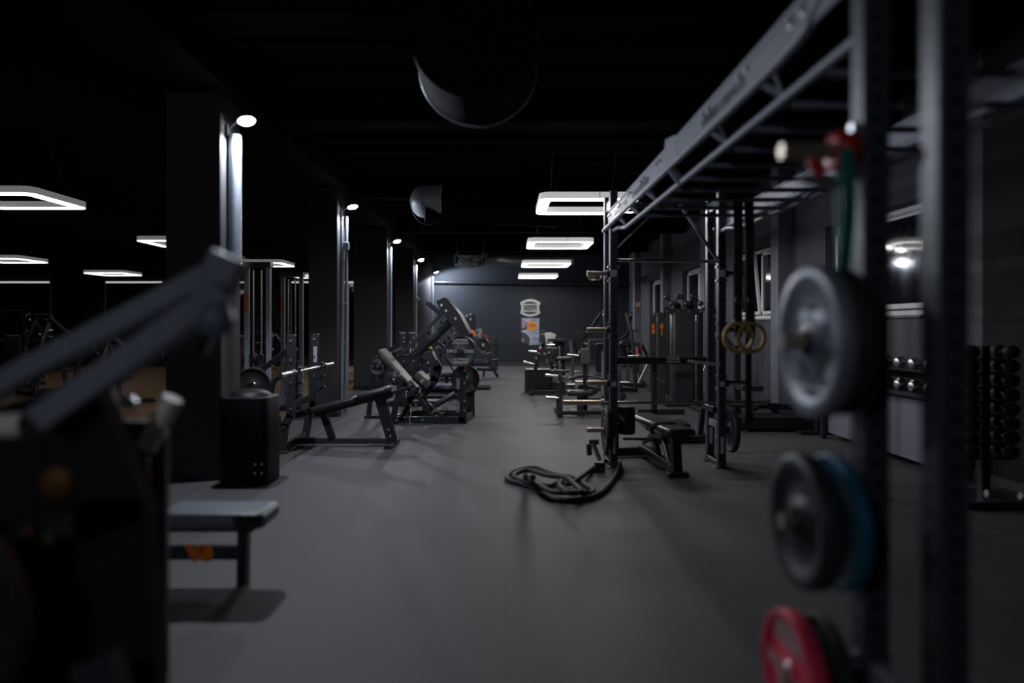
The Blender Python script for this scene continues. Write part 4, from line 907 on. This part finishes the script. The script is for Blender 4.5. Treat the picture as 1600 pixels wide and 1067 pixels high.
# left-hand machines behind the leg press
g = 'machines behind the leg press'
r = root('lever_row_machine', 'dark machine with two capped blue-grey uprights behind the leg press', 'exercise machine', (-1.8, 12.4, 0), group=g)
for px in (629, 644):
    x = (px - 790) * 12.4 / F; MB().beam((x, 12.4, .03), (x, 12.4, 1.3), .1, .08).build('upright', BLK2, r); MB().box((x, 12.4, 1.31), (.11, .09, .03)).build('end_cap', ALU, r)
    bolts([(x + .03, 12.35, z) for z in (.5, .8, 1.0, 1.15, 1.22)], -Y_, r, .014)
MB().box((-1.72, 12.35, 1.05), (.03, .004, .2), .001).build('warning_label', LABEL, r)
MB().beam((-2.35, 12.4, .85), (-1.85, 12.4, 1.15), .07, .06).build('frame', BLK, r); MB().beam((-1.65, 12.4, .9), (-1.2, 12.4, 1.15), .06, .06).build('frame', BLK, r); MB().beam((-2.3, 12.4, .05), (-1.2, 12.4, .05), .08, .4).build('frame', BLK, r)
MB().tube([(-1.95, 12.2, .88), (-1.5, 12.2, .95)], .02).build('handle', RUB, r); MB().tube([(-2.0, 12.2, .98), (-1.85, 12.2, 1.04)], .02).build('plate_peg', STEEL, r)
MB().pad((-1.45, 12.3, .72), X_, Z_, Y_, .16, .3, .08, .05, .02).build('chest_pad', VINYL, r)
r = root('flat_bench', 'long black flat bench seen behind the leg press seat', 'bench', (-.98, 11.4, 0), group=g)
MB().pad((-.98, 11.4, .43), X_, Y_, Z_, 1.0, .32, .08, .05, .025).build('pad', VINF, r)
MB().beam((-1.4, 11.4, .36), (-.5, 11.4, .36), .06, .06).beam((-1.35, 11.4, .36), (-1.35, 11.4, .03), .07, .07).beam((-.6, 11.4, .36), (-.6, 11.4, .03), .07, .07).build('frame', BLK, r)
press_machine('chest_press_machine', 'black plate loaded press half hidden behind the large plate lettered 25', (-1.3, 13.6, 0), R(90), 1.0, hz=1.35, group=g)
press_machine('chest_press_machine', 'tall plate loaded press with a headed upright behind the leg press carriage', (-1.35, 17.8, 0), R(95), 1.1, hz=1.5, group=g)
r = root('pulldown_tower', 'dark lever tower with orange grips behind the leg press carriage', 'exercise machine', (-.8, 15.6, 0), group=g)
Yt = 15.6
MB().beam(W(739, 492, Yt), W(739, 520, Yt), .13, .1).beam(W(731, 496, Yt), W(731, 530, Yt), .07, .1).build('head_plate', BLK2, r)
MB().beam(W(735, 515, Yt), V((W(735, 500, Yt).x, Yt, .04)), .09, .09).build('upright', BLK, r); MB().box((-.8, Yt, .03), (.9, .6, .06)).build('base_frame', BLK, r)
bolts([W(735, 491, Yt - .06), W(735, 499, Yt - .06), W(729, 493, Yt - .06)], -Y_, r, .02)
MB().tube([W(732, 517, Yt - .1), W(738, 519, Yt - .1), W(742, 524, Yt - .1)], .05, 12).tube([W(735, 521, Yt - .1), W(741, 520, Yt - .1)], .045, 12).build('orange_grip', ORG, r)
MB().beam(W(750, 513, Yt), W(749, 528, Yt), .07, .06).build('side_panel', ALU, r); MB().beam(W(753, 514, Yt), W(753, 526, Yt), .015, .06).build('orange_edge', ORG, r)
MB().tube([W(741, 520, Yt), W(748, 515, Yt)], .02).tube([W(742, 527, Yt), W(748, 522, Yt)], .02).build('handle', STEEL, r)
MB().beam(W(757, 522, Yt), W(761, 528, Yt), .03, .05).build('orange_tab', ORG, r)
put(plate_mesh('weight_plate', .34, .04, PLTG if False else SHR, 'dull grey plate edge-on behind the navy plates'), W(755, 540, 15.35), (0, 0, R(60)))
MB().cyl(W(755, 540, 15.3), W(750, 541, 15.7), .024).beam(W(748, 541, 15.7), W(733, 545, 15.6), .06, .06).build('side_peg', STEEL, r)
r = root('squat_tower', 'far dark tower with crossbar and splayed leg before the back wall', 'exercise machine', (-.45, 19.0, 0), group=g)
Yq = 19.0
MB().beam(W(769, 526, Yq), V((W(769, 526, Yq).x, Yq, .25)), .17, .2).build('column', SHR, r); MB().beam(W(775.5, 526, Yq), V((W(775.5, 526, Yq).x, Yq, .2)), .07, .2).build('side_post', BLK, r)
MB().tube([W(760, 538, Yq - .3), W(785, 538, Yq - .3)], .022).build('crossbar', BLK, r)
MB().tube([W(759, 553, Yq - .3), W(767, 551, Yq - .3)], .03).tube([W(770, 562, Yq - .3), W(778, 560, Yq - .3)], .025).build('plate_peg', STEEL, r)
MB().beam(W(769, 573, Yq - .3), V((W(778, 590, Yq - .3).x, Yq - .3, .03)), .08, .08).beam(W(757, 578, Yq - .3), V((W(755, 590, Yq - .3).x, Yq - .3, .03)), .06, .06).beam(W(745, 577, Yq - .3), W(770, 578, Yq - .3), .07, .07).build('splayed_leg', BLK, r)
MB().pad(W(750, 567, Yq - .3), X_, Y_, Z_, .5, .4, .16, .06, .03).build('seat', VINYL, r)

# cable towers on the left
def cable_tower(label, loc, hh, num=True, mm=COND):
    r = root('cable_tower', label, 'exercise machine', loc, 0, 'cable towers beyond the pillars', local=True)
    for sx in (-1, 1): MB().beam((sx * .16, 0, .03), (sx * .16, 0, hh), .07, .05, 'y').build('post', mm, r)
    for sx in (-1, 1): MB().cyl((sx * .06, -.02, .05), (sx * .06, -.02, hh - .05), .013, 10).build('guide_rod', ALU, r)
    MB().box((0, 0, hh + .03), (.42, .14, .08)).build('top_beam', BLK2, r); MB().box((0, 0, .03), (.5, .6, .06)).build('base', BLK, r)
    MB().box((0, -.05, .95), (.2, .08, .12)).build('carriage', BLK, r)
    MB().lathe([(0, -.02), (.05, -.02), (.06, 0), (.05, .02), (0, .02)], (0, -.12, .98), X_, 16).build('pulley', BLK2, r)
    MB().box((0, .05, .45), (.2, .12, .75)).build('weight_stack', BLK2, r)
    if num: MB().box((-.165, -.03, 1.8), (.05, .01, .3)).build('orange_label', mat('orange_label', (.55, .10, .03), .5), r)
    return r
cable_tower('grey cable tower with an orange label, left of the decline bench', (-3.7, 10.2, 0), 2.32)
cable_tower('grey cable tower with an orange label, nearer the second pillar', (-3.72, 11.9, 0), 2.3)
cable_tower('pale cable tower in the gap right of the second pillar', (-4.1, 17.0, 0), 2.4, False)
cable_tower('dim cable tower in the gap right of the third pillar', (-4.0, 21.5, 0), 2.4, False)
r = press_machine('chest_press_machine', 'dim machine on the wooden floor behind the cable towers', (-4.9, 13.8, 0), R(180), 1.0, hz=1.3)
press_machine('chest_press_machine', 'dim machine far left under the lit mirror frame', (-9.5, 14.5, 0), R(150), 1.1, hz=1.5)
press_machine('chest_press_machine', 'dim machine at the far left edge of the hall', (-11.5, 16.0, 0), R(200), 1.1, hz=1.6, padm=VING)
press_machine('chest_press_machine', 'dim machine just left of the first pillar', (-7.2, 12.5, 0), R(160), 1.0, hz=1.3)

# ------------------------------------------------------------------ foreground seat and machine on the left
r = root('low_bench', 'blurred low bench with slate seat and orange numerals at the left front', 'bench', (-1.65, 3.95, 0))
MB().pad((-1.63, 3.87, .375), X_, Y_, Z_, .62, .33, .09, .06, .03).build('seat', VINF, r)
MB().beam((-1.9, 3.87, .31), (-1.42, 3.87, .31), .05, .06).build('seat_rail', BLK, r)
for x in (-1.48, -2.0): MB().beam((x, 3.87, .33), (x, 3.85, .0), .055, .07).build('leg', BLK, r)
MB().beam((-1.98, 3.85, .17), (-1.48, 3.85, .17), .07, .06).build('cross_rail', BLK2, r)
text('V0', .105, (-1.71, 3.818, .17), X_, Z_, ORGL, r, name='orange_numerals', bold=.012, sx=1.15)
r = root('plate_loaded_machine', 'huge blurred dark machine with two sloping arms filling the left foreground', 'exercise machine', (-1.3, 1.9, 0))
Yg = 1.95
MB().beam(W(-60, 632, Yg), W(350, 418, Yg + .15), .065, .07).build('lever_arm', ARM, r)
MB().beam(W(60, 660, Yg - .1), W(352, 455, Yg + .05), .075, .07).build('lever_arm', ARM, r)
MB().beam(W(360, 400, Yg + .1), W(330, 470, Yg + .1), .1, .08).build('arm_head', ARM, r)
MB().lathe([(0, -.02), (.045, -.02), (.05, 0), (.05, .03), (0, .03)], W(335, 500, Yg), Y_, 24).build('pivot_cap', ARM, r)
MB().poly([W(352, 440, Yg + .15), W(310, 540, Yg + .2)], .07, .06).build('rear_arm', BLK, r)
MB().poly([W(120, 650, Yg), W(180, 800, Yg), V((W(215, 1060, Yg).x, Yg, 0.03))], .2, .08).build('main_post', KWALL, r)
MB().beam(W(-60, 700, Yg + .2), W(180, 640, Yg + .2), .2, .08).build('frame', BLK, r); MB().beam(V((-1.9, Yg + .1, .05)), V((-.9, Yg + .1, .05)), .1, .1).build('frame', BLK, r); MB().beam(W(-40, 900, Yg + .2), W(160, 760, Yg + .2), .1, .08).build('frame', BLK, r)
MB().tube([W(270, 622, Yg + .4), W(228, 700, Yg + .4)], .034, 16).build('handle_sleeve', CREAM, r)
MB().lathe([(0, 0), (.022, 0), (.022, .02), (0, .03)], W(206, 630, Yg + .3), -Y_, 14).build('bolt', BOLT, r)
MB().pad(W(75, 905, Yg + .2), X_, Z_, Y_, .5, .93, .1, .06, .02).build('shroud', KWALL, r)
MB().pad(W(190, 866, Yg + .55), X_, Z_, Y_, .33, .98, .08, .06, .02).build('back_pad', BLK, r)
MB().beam(W(222, 715, Yg + .3), W(222, 820, Yg + .3), .045, .03).build('adjuster_scale', SHR, r)
MB().beam(W(222, 740, Yg + .28), W(222, 756, Yg + .28), .055, .01).build('red_mark', RED, r)
MB().tube([W(-10, 668, Yg), W(40, 664, Yg)], .035, 16).build('plate_peg', CREAM, r)
MB().tube([W(60, 860, Yg), W(145, 800, Yg)], .04, 16).build('pad_roller', BLK2, r)
MB().lathe([(0, 0), (.045, 0), (.045, .02), (0, .02)], W(88, 755, Yg - .05), Y_, 20).build('orange_knob', mat('amber_plastic', (.16, .06, .006), .6), r)
for p_, m_ in (((2, 830), RED), ((42, 832), mat('dull_red', (.12, .02, .02), .5)), ((75, 845), mat('olive_plastic', (.06, .065, .01), .6))):
    MB().lathe([(0, 0), (.016, 0), (.016, .02), (0, .02)], W(*p_, Yg - .12), Y_, 16).build('coloured_button', m_, r)
MB().beam(V((-1.05, 1.75, .6)), V((-.86, 1.7, .03)), .1, .08).build('front_leg', BLK2, r)
pf = plate_mesh('weight_plate', .5, .05, RUB, 'blurred black plate with a dull orange edge in the lower left corner', 'plates of the left front machine'); put(pf, W(-70, 950, 1.8), (0, 0, R(75)))
MB().lathe([(.252, -.012), (.256, -.012), (.256, .012), (.252, .012), (.252, -.012)], (0, 0, 0), X_, 64).build('orange_edge', mat('dull_orange', (.09, .035, .006), .7), pf)
MB().cyl((-.12, 0, 0), (-.02, 0, 0), .024, 20).build('peg_end', BARST, pf)

# ------------------------------------------------------------------ dumbbells on the right wall
def dumbbell_proto(label, group):
    r = root('dumbbell', label, 'dumbbell', (0, 0, 0), 0, group, local=True)
    MB().cyl((-.07, 0, 0), (.07, 0, 0), .014, 12).build('handle', STEEL, r)
    for s_ in (-1, 1): MB().lathe([(0, 0), (.045, 0), (.055, .012), (.055, .06), (.045, .072), (0, .072)], (s_ * .06, 0, 0), (s_, 0, 0), 20).build('head', RUB, r)
    return r
tx, ty = 3.92, 5.6
r = root('dumbbell_tree', 'dark upright tree rack of small dumbbells at the right edge', 'rack', (tx, ty, 0))
MB().beam((tx, ty, .05), (tx, ty, 1.28), .07, .07).build('post', BLK, r); MB().bb(tx - .3, tx + .35, ty - .25, ty + .25, 0, .06).build('base', BLK2, r)
MB().tube([(tx - .12, ty - .2, .12), (tx + .02, ty - .2, .1)], .03).tube([(tx + .15, ty - .2, .1), (tx + .3, ty - .2, .06)], .03).build('base_peg', ALU, r)
dbp = None; nm = ['top', 'second', 'third', 'fourth', 'fifth', 'sixth', 'seventh', 'lowest']
for k in range(8):
    z = 1.22 - k * .115
    for s_ in (-1, 1):
        MB().beam((tx, ty, z - .05), (tx + s_ * .2, ty, z - .05), .02, .1).build('shelf_arm', BLK, r)
        lb = '%s black dumbbell on the %s side of the tree rack' % (nm[k], 'left' if s_ < 0 else 'right')
        loc = (tx + s_ * .16, ty - .02, z + .015)
        if dbp is None: dbp = dumbbell_proto(lb, 'dumbbells on the tree rack'); dbp.location = loc; dbp.rotation_euler = (0, 0, R(80))
        else: dup(dbp, loc, (0, 0, R(80)), lb)
r = root('dumbbell_rack', 'grey fronted rack under the window holding chrome dumbbells', 'rack', (4.2, 7.6, 0))
MB().bb(4.12, 4.38, 6.4, 8.8, .08, .74).build('front_panel', PILF, r); MB().bb(4.0, 4.38, 6.4, 8.8, .74, .78).bb(4.1, 4.38, 6.4, 8.8, .98, 1.01).build('shelf', BLK, r)
MB().bb(4.05, 4.1, 6.4, 6.48, 0, 1.1).build('side_post', BLK, r); MB().bb(4.05, 4.1, 8.72, 8.8, 0, 1.1).build('side_post', BLK, r)
c0 = None
for row, z in ((0, .835), (1, 1.065)):
    for k in range(9):
        loc = (4.17, 6.6 + k * .25, z); lb = 'chrome dumbbell on the %s shelf under the window' % ('lower' if row == 0 else 'upper')
        gp = 'chrome dumbbells on the %s shelf' % ('lower' if row == 0 else 'upper')
        if c0 is None:
            c0 = root('dumbbell', lb, 'dumbbell', loc, 0, gp, local=True); c0.location = loc
            MB().cyl((-.06, 0, 0), (.06, 0, 0), .014, 12).build('handle', STEEL, c0)
            for s_ in (-1, 1): MB().lathe([(0, 0), (.04, 0), (.055, .015), (.055, .05), (.04, .065), (0, .065)], (s_ * .05, 0, 0), (s_, 0, 0), 20).build('head', ALU, c0)
        else: dup(c0, loc, None, lb, gp)
